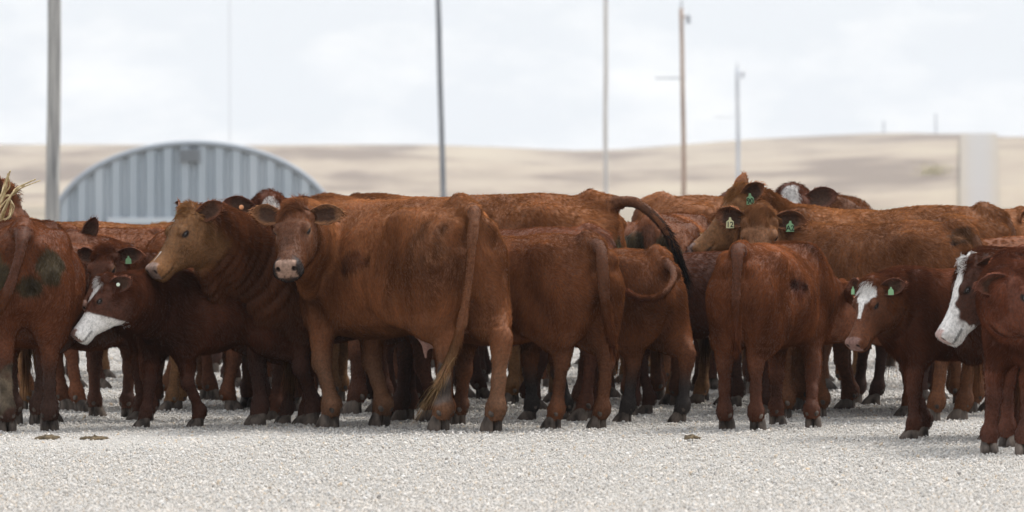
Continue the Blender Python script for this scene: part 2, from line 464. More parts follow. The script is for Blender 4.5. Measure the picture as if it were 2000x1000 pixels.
def cow(label, cat='cow', at=None, head_s=1.0, s=1.0, heading=180, blen=1.0, bw=1.0, belly=0.0, feet=None,
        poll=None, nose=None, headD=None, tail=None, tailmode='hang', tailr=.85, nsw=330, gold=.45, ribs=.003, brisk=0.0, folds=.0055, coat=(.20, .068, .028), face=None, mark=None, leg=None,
        legz=.42, muzzle=(.33, .19, .14), ring=None, mud=(), ears=('front', 'front'), tags=(), nhair=30000, hrad=.0016, seed=0, fine=True,
        udder=False, switch=(.10, .045, .02), swl=.3, eyering=None, group='red cattle standing in the herd', tuft=1.0, fluff=1.0,
        lowhead=False):
    """at = (pixel x, depth, local x) : the body's point at local x stands at that pixel column and depth"""
    r = np.random.default_rng(100 + seed)
    a = R_(heading); ca, sa = math.cos(a), math.sin(a)
    Rw = np.array([[ca, -sa, 0], [sa, ca, 0], [0, 0, 1.0]])
    p0 = np.array([px(at[0], K * at[1]), K * at[1], 0.0]); pos = p0 - Rw @ np.array([at[2] * s * blen, 0, 0])
    def loc(W): return ((np.asarray(W, float) - pos) @ Rw) / s
    SX = lambda x: x * blen
    prims = []
    T = np.array(TORSO); T[:, 0] *= blen; T[:, 3] *= bw
    up = belly * np.exp(-((T[:, 0] / .7) ** 2)) ; T[:, 2] += np.where(np.abs(T[:, 0]) < .75, belly, 0)
    prims.append(loft(T, n=2.2, egg=.30, k=.05))
    # ---- feet (local, normalised)
    dfl = {'FL': (.52, .16), 'FR': (.50, -.16), 'HL': (-.68, .165), 'HR': (-.66, -.165)}
    ft = {}
    for key, d in dfl.items():
        f = (feet or {}).get(key)
        if f is None: ft[key] = np.array([SX(d[0]) + r.uniform(-.1, .1), d[1] * bw, 0])
        elif len(f) == 3: ft[key] = np.array([SX(d[0]) + f[0], d[1] * bw + f[1], 0])
        else:
            ft[key] = loc(ground(*f)); ft[key][0] = np.clip(ft[key][0], SX(d[0]) - .24, SX(d[0]) + .24); ft[key][1] = np.clip(ft[key][1], d[1] * bw - .09, d[1] * bw + .09)
    Y = np.array([0, 1.0, 0]); LEGS = []
    for key, f in ft.items():
        sy = 1 if key[1] == 'L' else -1
        if key[0] == 'F':
            sh = np.array([SX(.60), sy * .15 * bw, 1.0]); el = np.array([SX(.50) + .12 * (f[0] - SX(.5)), sy * .175 * bw, .74])
            fet = np.array([f[0] - .035, f[1], .135]); kn = el * .5 + fet * .5 + np.array([.028, 0, -.03])
            kn[1] = el[1] * .4 + fet[1] * .6
            mid = kn * .5 + fet * .5 + np.array([.0, 0, 0])
            prims += [cone(sh, el, .17, .125, .10, Y, .62), cone(el, kn + (0, 0, .09), .115, .062, .07, Y, .85),
                      cone(kn + (0, 0, .10), kn - (0, 0, .035), .062, .058, .03), cone(kn - (0, 0, .03), mid, .051, .041, .03),
                      cone(mid, fet, .041, .048, .03), cone(fet, fet + (0, 0, -.01), .058, .056, .03)]
            LEGS.append((el, kn, fet, f))
        else:
            hip = np.array([SX(-.52), sy * .15 * bw, 1.0]); dx = f[0] - SX(-.68)
            st = np.array([SX(-.40) + .15 * dx, sy * .20 * bw, .76 ]); fet = np.array([f[0] - .045, f[1], .14])
            hk = np.array([f[0] - .085 - .10 * dx, f[1] * .75 + sy * .165 * bw * .25, .50])
            but = np.array([SX(-.76), sy * .13 * bw, .98])
            gas = np.array([hk[0] * .55 + st[0] * .45 - .03, (hk[1] + st[1]) / 2, .66])
            prims += [ell(np.array([SX(-.60), sy * .155 * bw, .92]), (.235, .165 * bw, .33), .08),
                      cone(but, gas + (-.06, 0, 0), .135, .10, .10, Y, .85),
                      cone(st, gas, .15, .105, .09, Y, .75), cone(gas, hk + (.02, 0, .05), .108, .062, .06, Y, .82),
                      cone(gas + (-.09, 0, .02), hk + (-.034, 0, .045), .045, .036, .04, Y, .8),
                      cone(hk + (0, 0, .03), hk - (0, 0, .04), .064, .060, .04, Y, .85),
                      cone(hk - (-.005, 0, .03), hk * .45 + fet * .55, .050, .040, .03), cone(hk * .45 + fet * .55, fet, .040, .048, .03),
                      cone(fet, fet + (0, 0, -.01), .058, .056, .03)]
            LEGS.append((gas, hk, fet, f))
        prims.append(cone(fet, (f[0] - .012, f[1], .065), .050, .052, .03))
    for sy in (-1, 1):
        prims += [ell((SX(-.47), sy * .245 * bw, 1.225), (.075, .035, .045), .14), ell((SX(-.83), sy * .105 * bw, 1.175), (.06, .045, .05), .06),
                  ell((SX(.52), sy * .165 * bw, 1.02), (.19, .11 * bw, .32), .10), ell((SX(.67), sy * .12 * bw, .92), (.12, .09, .12), .08)]
    prims += [cone((SX(-.82), 0, 1.285), (SX(-.70), 0, 1.325), .045, .05, .06),
              ell((SX(.70 - belly), 0, .68 + 1.5 * belly), (.13, .10, .14), .10)]
    for sy in (-1, 1):     # flank hollow before the hip, groove behind the shoulder
        prims.append(ell((SX(-.24), sy * .40 * bw, 1.08), (.10, .085, .13), .12, sub=True))
        prims.append(ell((SX(.34), sy * .40 * bw, .80), (.03, .06, .22), .10, sub=True))
    if udder:
        prims.append(ell((-.46, 0, .60), (.16, .13, .13), .06))
        for sx in (-.55, -.42):
            for sy in (-.06, .06): prims.append(cone((sx, sy, .50), (sx - .005, sy, .415), .02, .014, .02))
    # ---- tail
    th = np.array([SX(-.80), 0, 1.265]); D0 = K * at[1]
    if tail is None:
        o_ = r.uniform(-.03, .03)
        tl = [th + (.10, 0, .0), th + (-.045, 0, -.03), th + (-.085, o_ * .3, -.16), th + (-.085, o_, -.42), th + (-.07, o_ * 1.5, -.66)]
    else: tl = [th + (.10, 0, .005)] + [loc((px(x, D0 + d), D0 + d, pz(y, D0 + d))) for x, d, y in tail]
    nt_ = 28; tp = spline(tl, nt_); tr = np.interp(np.linspace(0, 1, nt_), [0, .15, .4, .8, 1], [.055, .046, .038, .028, .016]) * tailr
    for i in range(0, nt_ - 1): prims.append(cone(tp[i], tp[i + 1], tr[i], tr[i + 1], .05 if i < 5 else .022))
    # ---- head frame
    HS = head_s; hD = None if headD is None else K * at[1] + headD - at[1]
    hp = np.array(poll, float) if len(poll) == 3 and headD is None else np.array([px(poll[0], hD), hD, pz(poll[1], hD)])
    Ph = loc(hp)                                     # poll in local
    az, pit = R_(nose[0]), R_(nose[1]); roll = R_(nose[2]) if len(nose) > 2 else 0
    nd = np.array([math.cos(az) * math.cos(pit), math.sin(az) * math.cos(pit), -math.sin(pit)]) @ Rw
    upv = np.array([0, 0, 1.0]) + 0
    Hf = frame(nd, upv)
    if roll:
        c_, s_ = math.cos(roll), math.sin(roll); Hf = Hf @ np.array([[1, 0, 0], [0, c_, -s_], [0, s_, c_]])
    HO = Ph - Hf[:, 2] * .02 * HS / 1.0
    def h2l(q): return HO + HS * (np.asarray(q, float) @ Hf.T)
    def l2h(P): return (P - HO) @ Hf / HS
    # ---- neck: curved chain from the chest to the head base
    B = np.array([SX(.52), 0, 1.015]); E = h2l((.01, 0, -.165))
    lf = Hf[:, 0] * (1, 1, 0); lf = lf / np.linalg.norm(lf)
    out = -lf + np.array([0, 0, -.35]); out /= np.linalg.norm(out)
    C1 = B + np.array([.26 * blen, 0, .05]); C2 = E + out * .14 + np.array([0, 0, .0])
    ts = np.linspace(0, 1, 6); CV = [(1 - t) ** 3 * B + 3 * (1 - t) ** 2 * t * C1 + 3 * (1 - t) * t * t * C2 + t ** 3 * E for t in ts]
    rad = np.interp(ts, [0, .5, 1], [.295, .215, .165 * HS])
    for i in range(5):
        d = CV[i + 1] - CV[i]; lat = np.cross(d, (0, 0, 1.0)) + 1e-6
        prims.append(cone(CV[i], CV[i + 1], rad[i], rad[i + 1], .07, lat, .62 + .02 * i))
    thr = h2l((.12, 0, -.30)); bri = np.array([SX(.74 - belly) + .6 * brisk, 0, .64 + 1.5 * belly])
    m1 = CV[3] + np.array([0, 0, -.22]); m2 = CV[1] + np.array([.07, 0, -.30])
    m1 = m1 + lf * brisk * .7; m2 = m2 + lf * brisk * 1.1; m2[2] += belly; m1[2] += .6 * belly; dl = spline([thr, m1, m2, bri], 6)
    for i in range(5): prims.append(cone(dl[i], dl[i + 1], .045 + .008 * i, .053 + .008 * i, .06, np.cross(dl[i + 1] - dl[i], (0, 0, 1.)) + 1e-6, .6))
    # ---- head
    hl = loft(HEAD, n=2.5, egg=.10, k=.05)
    def fh(P, f=hl.f): return f(l2h(P)) * HS
    cc = np.array([h2l((x, y, z)) for x in (-.1, .56) for y in (-.13, .13) for z in (-.36, .05)])
    prims.append(Prim(fh, cc.min(0), cc.max(0), .05))
    def hell(c, rr, k=.02, sub=False): return ell(h2l(c), np.array(rr) * HS, k * HS, Hf, sub)
    prims.append(hell((-.03, 0, .012), (.055, .062, .035), .04))
    for sy in (-1, 1):
        prims += [hell((.155, sy * .098, -.036), (.048, .026, .034), .03), hell((.13, sy * .085, -.18), (.11, .034, .095), .05),
                  hell((.03, sy * .095, -.05), (.04, .035, .04), .03)]
        prims += [hell((.498, sy * .054, -.100), (.036, .032, .036), .02), hell((.45, sy * .060, -.165), (.06, .032, .034), .03)]
        prims.append(hell((.168, sy * .119, -.055), (.024, .022, .016), .012, True))
        prims.append(hell((.158, sy * .112, -.036), (.030, .014, .010), .012))
        prims.append(hell((.528, sy * .054, -.104), (.026, .015, .019), .012, True))
        prims.append(cone(h2l((.522, sy * .02, -.165)), h2l((.36, sy * .092, -.168)), .008 * HS, .005 * HS, .012, sub=True))
    prims.append(hell((.46, 0, -.208), (.055, .055, .024), .03))
    # ---- meshing
    allp = np.array([p.lo for p in prims]).min(0) - .05; allq = np.array([p.hi for p in prims]).max(0) + .05
    allp[2] = max(allp[2], .045)
    hb = .0165 if fine else .022
    V, Q = mesh_sdf(prims, allp, allq, hb)
    lo, hi = cc.min(0) - .03, cc.max(0) + .03
    Vh, Qh = mesh_sdf(prims, lo, hi, .0085 * HS if fine else .013 * HS)
    V = relax(V, Q, 3); Vh = relax(Vh, Qh, 1, .4)
    q = l2h(V); inh = (q[:, 0] > .0) & (q[:, 0] < .57) & (np.abs(q[:, 1]) < .14) & (q[:, 2] > -.37) & (q[:, 2] < .06)
    Q = Q[~inh[Q].all(1)]
    qh = l2h(Vh); keep = (qh[:, 0] > -.10) & (qh[:, 0] < .60) & (np.abs(qh[:, 1]) < .17) & (qh[:, 2] > -.42) & (qh[:, 2] < .1)
    Qh = Qh[keep[Qh].all(1)]
    parts = [(V, Q, 'body'), (Vh, Qh, 'head')]
    # ears
    eV, eQ, inn, rim = ear_geo()
    lf = Hf[:, 0] * (1, 1, 0); lf = lf / np.linalg.norm(lf); lo_ = Hf[:, 1]; lu = np.cross(lf, lo_)
    earfr = []
    for sy, ep in ((1, ears[0]), (-1, ears[1])):
        eo, eu, eb, oo, ou, of = EARS[ep] if isinstance(ep, str) else ep      # axis: outwards, up, back; opening: outwards, up, forwards
        Fe = frame(Hf.T @ (lf * -eb + lo_ * sy * eo + lu * eu), Hf.T @ (lf * of + lo_ * sy * oo + lu * ou))
        base = np.array([.018, sy * .088, -.045])
        W = base + eV @ Fe.T
        parts.append((h2l(W), eQ if True else eQ, 'ear')); earfr.append((base, Fe))
    tV, tQ = tube(tp, tr * .9, 8); parts.append((tV, tQ, 'tail'))
    # ---- per-vertex look
    coat = np.array(coat); face = np.array(face if face is not None else coat * 1.08); leg = np.array(leg if leg is not None else coat * .8)
    w1, w2, w3, wl = Wave(5, seed), Wave(14, seed + 1), Wave(45, seed + 2), [Wave(7, seed + 5 + i) for i in range(3)]
    AV, AQ, AC, AL, AD, AU = [], [], [], [], [], []; base_i = 0
    for V_, Q_, kind in parts:
        if svol(V_, Q_) < 0: Q_ = Q_[:, ::-1]
        C = np.tile(coat, (len(V_), 1)) * (1 + .13 * w1(V_) + .06 * w2(V_))[:, None]
        if kind == 'body':      # golden highlight painted into the coat of back and hips, darker neck and shoulder
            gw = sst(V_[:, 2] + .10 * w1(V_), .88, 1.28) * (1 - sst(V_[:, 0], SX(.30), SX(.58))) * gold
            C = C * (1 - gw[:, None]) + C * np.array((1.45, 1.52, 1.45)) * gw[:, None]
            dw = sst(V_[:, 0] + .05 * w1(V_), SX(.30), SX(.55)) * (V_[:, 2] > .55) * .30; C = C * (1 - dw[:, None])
        q = l2h(V_); z = V_[:, 2]
        HLn = np.full(len(V_), .032) * fluff; UP = np.full(len(V_), .34)
        D = np.stack([np.full(len(V_), -.65), 0 * z, -.55 - .3 * (z < 1.0)], 1)
        if kind in ('body', 'head'):
            lw = 1 - sst(z, legz - .12, legz + .14)
            C = C * (1 - lw[:, None]) + leg * (1 + .15 * w2(V_))[:, None] * lw[:, None]
            low = z < .70; D[low] = (0, 0, -1); HLn[low] *= np.interp(z[low], [.45, .70], [.5, .9])
            bel = (z < .66 + belly) & (np.abs(V_[:, 1]) < .2) & (V_[:, 0] > SX(-.2)); HLn[bel & (z > .45)] *= 1.5
            hd = sst(q[:, 0], -.12, .02) * (1 - sst(np.abs(q[:, 1]), .16, .2)) * (1 - sst(-q[:, 2], .36, .45)) * (q[:, 0] < .6)
            fv = face * (1 + .12 * w2(V_) + .05 * w3(V_))[:, None]
            C = C * (1 - hd[:, None]) + fv * hd[:, None]
            if kind == 'head':
                hdm = hd > .5
                D[hdm] = (np.array([1., 0, -.25]) @ Hf.T); up_ = hdm & (q[:, 0] < .14); D[up_] = (np.array([-.4, 0, .5]) @ Hf.T)
                HLn[hdm] = .018 * HS; UP[hdm] = .28
                # white markings
                y, x, zz = q[:, 1], q[:, 0], q[:, 2]; n3 = .5 * w3(V_) * .012 + .006 * w2(V_)
                wm = np.zeros(len(V_))
                if mark == 'poll':
                    wm = 1 - sst(np.hypot((x - .075) / 1.25, y - .012) + n3, .078, .090); wm *= zz > -.10
                    wm = np.maximum(wm, (1 - sst(np.abs(y) + n3, .022, .032)) * (x > .1) * (x < .30) * (zz > -.1))
                elif mark == 'blaze':
                    wdt = np.interp(x, [-.05, .05, .15, .28, .36, .5], [.03, .055, .05, .05, .09, .14])
                    wm = 1 - sst(np.abs(y) + n3, wdt, wdt + .012); wm *= np.where(x < .33, zz > -.125, zz > -.36)
                elif mark == 'baldy':
                    wm = 1 - sst(np.hypot((x - .04) / 1.5, y - .012) + n3, .055, .066); wm *= zz > -.10
                    wm = np.maximum(wm, (1 - sst(np.abs(y) + n3, .03, .04)) * (x > .05) * (x < .2) * (zz > -.1))
                    jaw = sst(x + .46 * (-zz - .06) + n3 * .6, .28, .30) * sst(-zz + n3, .050, .066)
                    wm = np.maximum(wm, jaw)
                elif mark == 'forehead':
                    wm = 1 - sst(np.hypot((x - .045) / 1.4, y) + n3, .055, .067); wm *= zz > -.09
                elif mark == 'snip':
                    wm = .8 * (1 - sst(np.abs(y + .004) + n3 * .4, .003, .012)) * (x > .36) * (x < .5) * (zz > -.1)
                C = C * (1 - wm[:, None]) + np.array([.64, .61, .58]) * wm[:, None]
                # muzzle skin
                mz = sst(x + .25 * (zz + .12) + .004 * w2(V_), .482, .496) * sst(zz, -.182, -.165) * (1 - sst(np.abs(y) + .004 * w3(V_), .066, .080))
                if ring is not None:
                    rg = sst(x + .10 * (zz + .12), .415, .455) * (1 - mz); rg *= sst(np.abs(y) + .6 * np.clip(-zz - .12, 0, 1), .02, .075)
                    C = C * (1 - rg[:, None]) + np.array(ring) * rg[:, None]
                C = C * (1 - mz[:, None]) + np.array(muzzle) * (1 + .10 * w3(V_))[:, None] * mz[:, None]
                for sy in (-1, 1):
                    nd_ = np.linalg.norm((q - (.522, sy * .054, -.104)) / (1.1, .75, .9), axis=1); dk = 1 - sst(nd_, .016, .026)
                    C = C * (1 - dk[:, None]) + np.array([.015, .008, .008]) * dk[:, None]
                    ed = np.linalg.norm((q - (.168, sy * .115, -.055)) / (1.25, 1, .95), axis=1)
                    er = 1 - sst(ed, .026, .045)
                    if eyering is not None: C = C * (1 - .8 * er[:, None]) + .8 * np.array(eyering) * er[:, None]
                    er2 = 1 - sst(ed, .023, .031); C = C * (1 - er2[:, None]) + np.array([.03, .018, .014]) * er2[:, None]
                    HLn[ed < .040] = 0
                mo = (1 - sst(np.abs(zz + .167), .006, .013)) * (x > .40) * (mz < .5); C = C * (1 - .7 * mo[:, None])
                HLn[mz > .3] = 0
                pt = hdm & (x < .06) & (zz > -.06) & (np.abs(y) < .08); HLn[pt] = .068 * HS * tuft; UP[pt] = .9
                fo = hdm & (x >= .06) & (x < .13) & (zz > -.06); HLn[fo] = .028 * HS * tuft; UP[fo] = .4
                D[pt] = (np.array([.3, 0, .2]) @ Hf.T)
            if kind == 'body':
                mn = (V_[:, 0] > SX(.45)) & (z > 1.15); HLn[mn] = .045 * fluff; UP[mn] = .6
            for (mx, my, mzz, mr_, mc) in mud:
                dd = np.linalg.norm((V_ - (SX(mx), my, mzz)) / mr_, axis=1) + .22 * w2(V_) + .12 * w3(V_)
                ww = (1 - sst(dd, .75, 1.0)); C = C * (1 - ww[:, None]) + np.array(mc) * (1 + .3 * w3(V_))[:, None] * ww[:, None]
            if kind == 'body':      # hair on the tail runs down the tail
                nr = np.nonzero((V_[:, 0] < SX(-.6)) & (z > .4))[0] if tailmode != 'out' else np.nonzero(V_[:, 0] < SX(-.3))[0]
                dt = np.linalg.norm(V_[nr][:, None, :] - tp[None], axis=2); k_ = dt.argmin(1); on = dt[np.arange(len(nr)), k_] < tr[k_] + .016
                nr = nr[on]; k_ = k_[on]; tg = np.gradient(tp, axis=0); D[nr] = tg[k_] * 20; HLn[nr] = .017 + .025 * (k_ / nt_ > .55)
                wt = sst(k_ / nt_, .5, .95)[:, None]; wt = wt if tailmode != 'out' else sst(k_ / nt_, .30, .62)[:, None]; C[nr] = coat * .68 * (1 - wt) + np.array(switch) * wt
            if udder:
                ud = (1 - sst(z, .50, .58)) * (z > .38) * (V_[:, 0] < -.33) * (V_[:, 0] > -.66) * (np.abs(V_[:, 1]) < .12)
                C = C * (1 - ud[:, None]) + np.array([.34, .19, .15]) * ud[:, None]; HLn[ud > .4] = 0
            # ---- a little skin relief: neck folds, rib shadows
            if kind == 'body':
                nn = vnormals(V_, Q_); nkx = sst(V_[:, 0], SX(.5), SX(.7)) * (z > .7)
                u_ = (V_ - B) @ (E - B) / np.linalg.norm(E - B)
                V_ = V_ + nn * (folds * nkx * np.sin(u_ * 75 + 2.0 * w1(V_) + 6 * V_[:, 2]))[:, None] * (1 if not lowhead else .3)
                rib = np.exp(-((V_[:, 0] - SX(.02)) / .3) ** 2) * (np.abs(V_[:, 1]) > .18) * sst(z, .75, 1.0)
                V_ = V_ + nn * (ribs * rib * np.sin((V_[:, 0] + .25 * z) * 62))[:, None]
                V_ = V_ + nn * (.004 * w2(V_) * (z > .6))[:, None]
        elif kind == 'ear':
            iv = np.tile(inn, 1).astype(float)
            C = coat * (1.0 + .1 * w2(V_))[:, None] * (1 - iv[:, None]) + np.array([.062, .030, .018]) * iv[:, None]
            rw = sst(np.array(rim), .62, .95); tipw = sst(eV[:, 0], .17, .21); rw = np.maximum(rw, tipw)
            C = C * (1 - rw[:, None]) + np.clip(coat * 1.9 + .02, 0, .3) * rw[:, None]
            ax = (V_ - V_[0]); ax = V_[(11) * 9 + 4] - V_[4]; ax = ax / np.linalg.norm(ax)
            D = np.tile(ax, (len(V_), 1)); HLn = (.022 + .016 * rw) * HS * np.where(iv > 0, 1.1, 1) ; UP = .30 + .35 * rw + .3 * iv
        else:
            tt = np.repeat(np.linspace(0, 1, nt_), 8); C = np.tile(coat * .95, (len(V_), 1)) * (1 + .1 * w2(V_))[:, None]
            dk = sst(tt, .55, .95); C = C * (1 - dk[:, None]) + np.array(switch) * dk[:, None]
            D = np.repeat(np.gradient(tp, axis=0), 8, 0); HLn = .018 + .035 * sst(tt, .45, 1); UP = np.full(len(V_), .3)
        nv = len(V_)
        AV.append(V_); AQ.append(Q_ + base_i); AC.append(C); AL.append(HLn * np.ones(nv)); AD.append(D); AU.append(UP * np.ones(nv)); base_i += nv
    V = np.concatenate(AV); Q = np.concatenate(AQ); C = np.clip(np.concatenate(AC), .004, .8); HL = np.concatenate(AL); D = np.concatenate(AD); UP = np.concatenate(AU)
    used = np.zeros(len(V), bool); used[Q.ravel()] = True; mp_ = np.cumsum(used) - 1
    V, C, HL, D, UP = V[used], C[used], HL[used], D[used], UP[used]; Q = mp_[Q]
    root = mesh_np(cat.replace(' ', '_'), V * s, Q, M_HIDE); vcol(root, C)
    root.location = pos; root.rotation_euler = (0, 0, a)
    tag(root, label, cat, group)
    # ---- coat hair
    fa = np.linalg.norm(np.cross(V[Q[:, 2]] - V[Q[:, 0]], V[Q[:, 3]] - V[Q[:, 1]]), axis=1) / 2
    hlf = HL[Q].mean(1); wgt = fa * (hlf > .004) * np.where(hlf < .016, 2.2, 1.0) * np.where(hlf > .03, 1.4, 1)
    fi = r.choice(len(Q), nhair, p=wgt / wgt.sum()); u, v = r.random(nhair), r.random(nhair)
    bw4 = np.stack([(1 - u) * (1 - v), u * (1 - v), u * v, (1 - u) * v], 1)
    def ip(A): return (A[Q[fi]] * (bw4[:, :, None] if A.ndim == 2 else bw4)).sum(1)
    Nn = vnormals(V, Q); P = ip(V); n = ip(Nn); n /= np.linalg.norm(n, axis=1)[:, None] + 1e-9
    d = ip(D); d /= np.linalg.norm(d, axis=1)[:, None] + 1e-9
    d = d + .32 * np.stack([f(P * 1.6) for f in wl], 1) + .20 * r.normal(size=(nhair, 3)) + .22 * np.stack([f(P * 5) for f in wl], 1)
    d -= n * (d * n).sum(1)[:, None]; d /= np.linalg.norm(d, axis=1)[:, None] + 1e-9
    up = ip(UP) * r.uniform(.5, 1.5, nhair) * np.where(r.random(nhair) < .28, 2.2, 1.0)
    dr = d + n * up[:, None]; dr /= np.linalg.norm(dr, axis=1)[:, None]
    L = ip(HL) * r.uniform(.6, 1.35, nhair); cv = ip(C) * (r.uniform(.76, 1.28, nhair) * (1 + .08 * w2(P)) * (1 + .10 * w3(P * (1, 1, .40))))[:, None]
    hair_object('coat', (P - n * .002) * s, dr, L * s, np.clip(cv, .003, .85), hrad, root, bend=-n * (.25 * up)[:, None] + np.array([0, 0, -.12]), nrm=n + r.normal(size=n.shape) * .12)
    # ---- tail switch
    if swl > 0:
        ns = nsw; ti = r.integers(int(nt_ * .72), nt_, ns); dirt = np.gradient(tp, axis=0); dirt /= np.linalg.norm(dirt, axis=1)[:, None]
        rt = tp[ti] + r.normal(size=(ns, 3)) * .010; dd = dirt[ti] + r.normal(size=(ns, 3)) * .06
        grp = r.integers(0, 14, ns); gd = r.normal(size=(14, 3)) * .09; dd += gd[grp]
        g = np.array([0, 0, -.35]); sc = np.array(switch)
        hair_object('tail_switch', rt * s, dd, swl * r.uniform(.45, 1.1, ns) * s, np.clip(sc * r.uniform(.6, 1.5, (ns, 1)), .004, .8), .0017, root, bend=np.tile(g, (ns, 1)) + gd[grp] * .5, npt=6)
    # ---- eyes, hooves, tags
    for sy in (-1, 1):
        m = MB(); nU, nV = 12, 8
        c = h2l((.166, sy * .1045, -.056)) * s; R0 = .020 * HS * s
        VV = [c + R0 * np.array((0, 0, 1.))] + [c + R0 * np.array((math.sin(math.pi * i / nV) * math.cos(2 * math.pi * j / nU), math.sin(math.pi * i / nV) * math.sin(2 * math.pi * j / nU), math.cos(math.pi * i / nV))) for i in range(1, nV) for j in range(nU)] + [c - R0 * np.array((0, 0, 1.))]
        FF = [(0, 1 + j, 1 + (j + 1) % nU) for j in range(nU)] + [(1 + i * nU + j, 1 + (i + 1) * nU + j, 1 + (i + 1) * nU + (j + 1) % nU, 1 + i * nU + (j + 1) % nU) for i in range(nV - 2) for j in range(nU)] + [(len(VV) - 1, 1 + (nV - 2) * nU + (j + 1) % nU, 1 + (nV - 2) * nU + j) for j in range(nU)]
        m.add(VV, FF); m.build('eye', M_EYE, root, True)
    for key, f in ft.items():
        yaw = r.uniform(-.25, .25); hv, hf = hoof_geo((math.cos(yaw), math.sin(yaw)), .031, .92)
        mesh_np('hoof', (hv + f) * s, hf, M_HOOF, root, True)
    for (side, kind, text) in tags:
        base, Fe = earfr[0 if side > 0 else 1]
        if kind in ('green', 'yellow'):
            c = h2l(base + Fe @ np.array((.115, 0, .012)))
            # plate hangs from the ear, facing where the ear opens
            nrm = (Hf @ Fe[:, 2]); nrm = nrm / np.linalg.norm(nrm); dn = np.array([0, 0, -1.0]); dn = dn - nrm * (dn @ nrm); dn /= np.linalg.norm(dn); sx = np.cross(-dn, nrm)
            o_ = c + nrm * .022; ks = .95 if cat == 'cow' else .8
            VV = [o_ + ks * (x * sx - y * dn) for x, y in TAGSHAPE] + [o_ - nrm * .003 + ks * (x * sx - y * dn) for x, y in TAGSHAPE]
            k = len(TAGSHAPE); m = MB()
            m.add([v * s for v in VV], [tuple(range(k)), tuple(range(2 * k - 1, k - 1, -1))] + [(i, i + k, (i + 1) % k + k, (i + 1) % k) for i in range(k)])
            t = m.build('ear_tag', M_TAGG if kind == 'green' else M_TAGY, root)
            if text:
                fc = bpy.data.curves.new('tag_number', 'FONT'); fc.body = text; fc.size = .052 * s; fc.align_x = 'CENTER'; fc.align_y = 'CENTER'; fc.extrude = .0004; fc.offset = .001
                fc.materials.append(M_INK)
                tf = bpy.data.objects.new('tag_number_font', fc); me_ = bpy.data.meshes.new_from_object(tf); bpy.data.objects.remove(tf)
                to = bpy.data.objects.new('tag_number', me_); COL.objects.link(to); to.parent = t
                Mx = Matrix(((sx[0], -dn[0], nrm[0]), (sx[1], -dn[1], nrm[1]), (sx[2], -dn[2], nrm[2]))).to_4x4()
                Mx.translation = Vector((o_ + dn * .054 * ks + nrm * .0015) * s); to.matrix_local = Mx
        else:
            mt = {'white': M_TAGW, 'orange': M_TAGO, 'button': M_TAGN}[kind]
            back = -1 if text == 'back' else 1
            c = h2l(base + Fe @ np.array((.10 if kind != 'button' else .125, 0, .010 if back > 0 else -.048))) * s
            nrm = Hf @ Fe[:, 2] * back
            m = MB(); m.tube([c - nrm * .004, c + nrm * .004, c + nrm * .009], [.016 * s, .016 * s, .010 * s], 14); m.build('ear_button', mt, root, True)
    return root

HAZE = .00015
# ================================================================== setting
def sheet(name, xs, ys, zf, m, kind='structure'):
    X, Yy = np.meshgrid(xs, ys, indexing='ij'); Z = zf(X, Yy)
    nx, ny = X.shape; i, j = np.meshgrid(np.arange(nx - 1), np.arange(ny - 1), indexing='ij'); i = i.ravel(); j = j.ravel()
    Q = np.stack([i * ny + j, (i + 1) * ny + j, (i + 1) * ny + j + 1, i * ny + j + 1], 1)
    o = mesh_np(name, np.stack([X.ravel(), Yy.ravel(), Z.ravel()], 1), Q, m); tag(o, kind=kind); return o

# gravel yard (near) running out into dry grass (far)
M_GR, nt, b = mat('ground', rough=.95, spec=.1)
tc = N(nt, 'ShaderNodeTexCoord')
vo = N(nt, 'ShaderNodeTexVoronoi'); vo.inputs['Scale'].default_value = 34
cr = N(nt, 'ShaderNodeValToRGB'); els = cr.color_ramp.elements
els[0].position = 0; els[0].color = (.24, .23, .215, 1); els[1].position = 1; els[1].color = (.48, .46, .435, 1)
sx = N(nt, 'ShaderNodeSeparateXYZ'); nt.links.new(vo.outputs['Color'], sx.inputs[0]); nt.links.new(sx.outputs[0], cr.inputs[0])
nt.links.new(tc.outputs['Object'], vo.inputs['Vector'])
n2 = N(nt, 'ShaderNodeTexNoise'); n2.inputs['Scale'].default_value = .02; n2.inputs['Detail'].default_value = 6; nt.links.new(tc.outputs['Object'], n2.inputs['Vector'])
c2 = N(nt, 'ShaderNodeValToRGB'); c2.color_ramp.elements[0].position = .3; c2.color_ramp.elements[0].color = (.21, .18, .14, 1); c2.color_ramp.elements[1].position = .7; c2.color_ramp.elements[1].color = (.29, .255, .205, 1)
nt.links.new(n2.outputs['Fac'], c2.inputs[0])
s2 = N(nt, 'ShaderNodeSeparateXYZ'); nt.links.new(tc.outputs['Object'], s2.inputs[0])
mr = N(nt, 'ShaderNodeMapRange'); mr.inputs['From Min'].default_value = 105; mr.inputs['From Max'].default_value = 160; nt.links.new(s2.outputs[1], mr.inputs['Value'])
mx = N(nt, 'ShaderNodeMix', data_type='RGBA'); nt.links.new(mr.outputs[0], mx.inputs['Factor']); nt.links.new(cr.outputs[0], mx.inputs['A']); nt.links.new(c2.outputs[0], mx.inputs['B'])
nt.links.new(mx.outputs['Result'], b.inputs['Base Color'])
bp = N(nt, 'ShaderNodeBump'); bp.inputs['Strength'].default_value = .8; bp.inputs['Distance'].default_value = .02; bp.invert = True
nt.links.new(vo.outputs['Distance'], bp.inputs['Height']); nt.links.new(bp.outputs[0], b.inputs['Normal'])
ys = np.concatenate([np.linspace(-60, 15, 12), np.linspace(16, 60, 90), np.geomspace(62, 560, 40)])
gw = Wave(.9, 3)
def gz(X, Yy):
    P = np.stack([X.ravel(), Yy.ravel(), 0 * X.ravel()], 1); return (.003 * gw(P)).reshape(X.shape) * ((Yy > 14) & (Yy < 65)) - .006
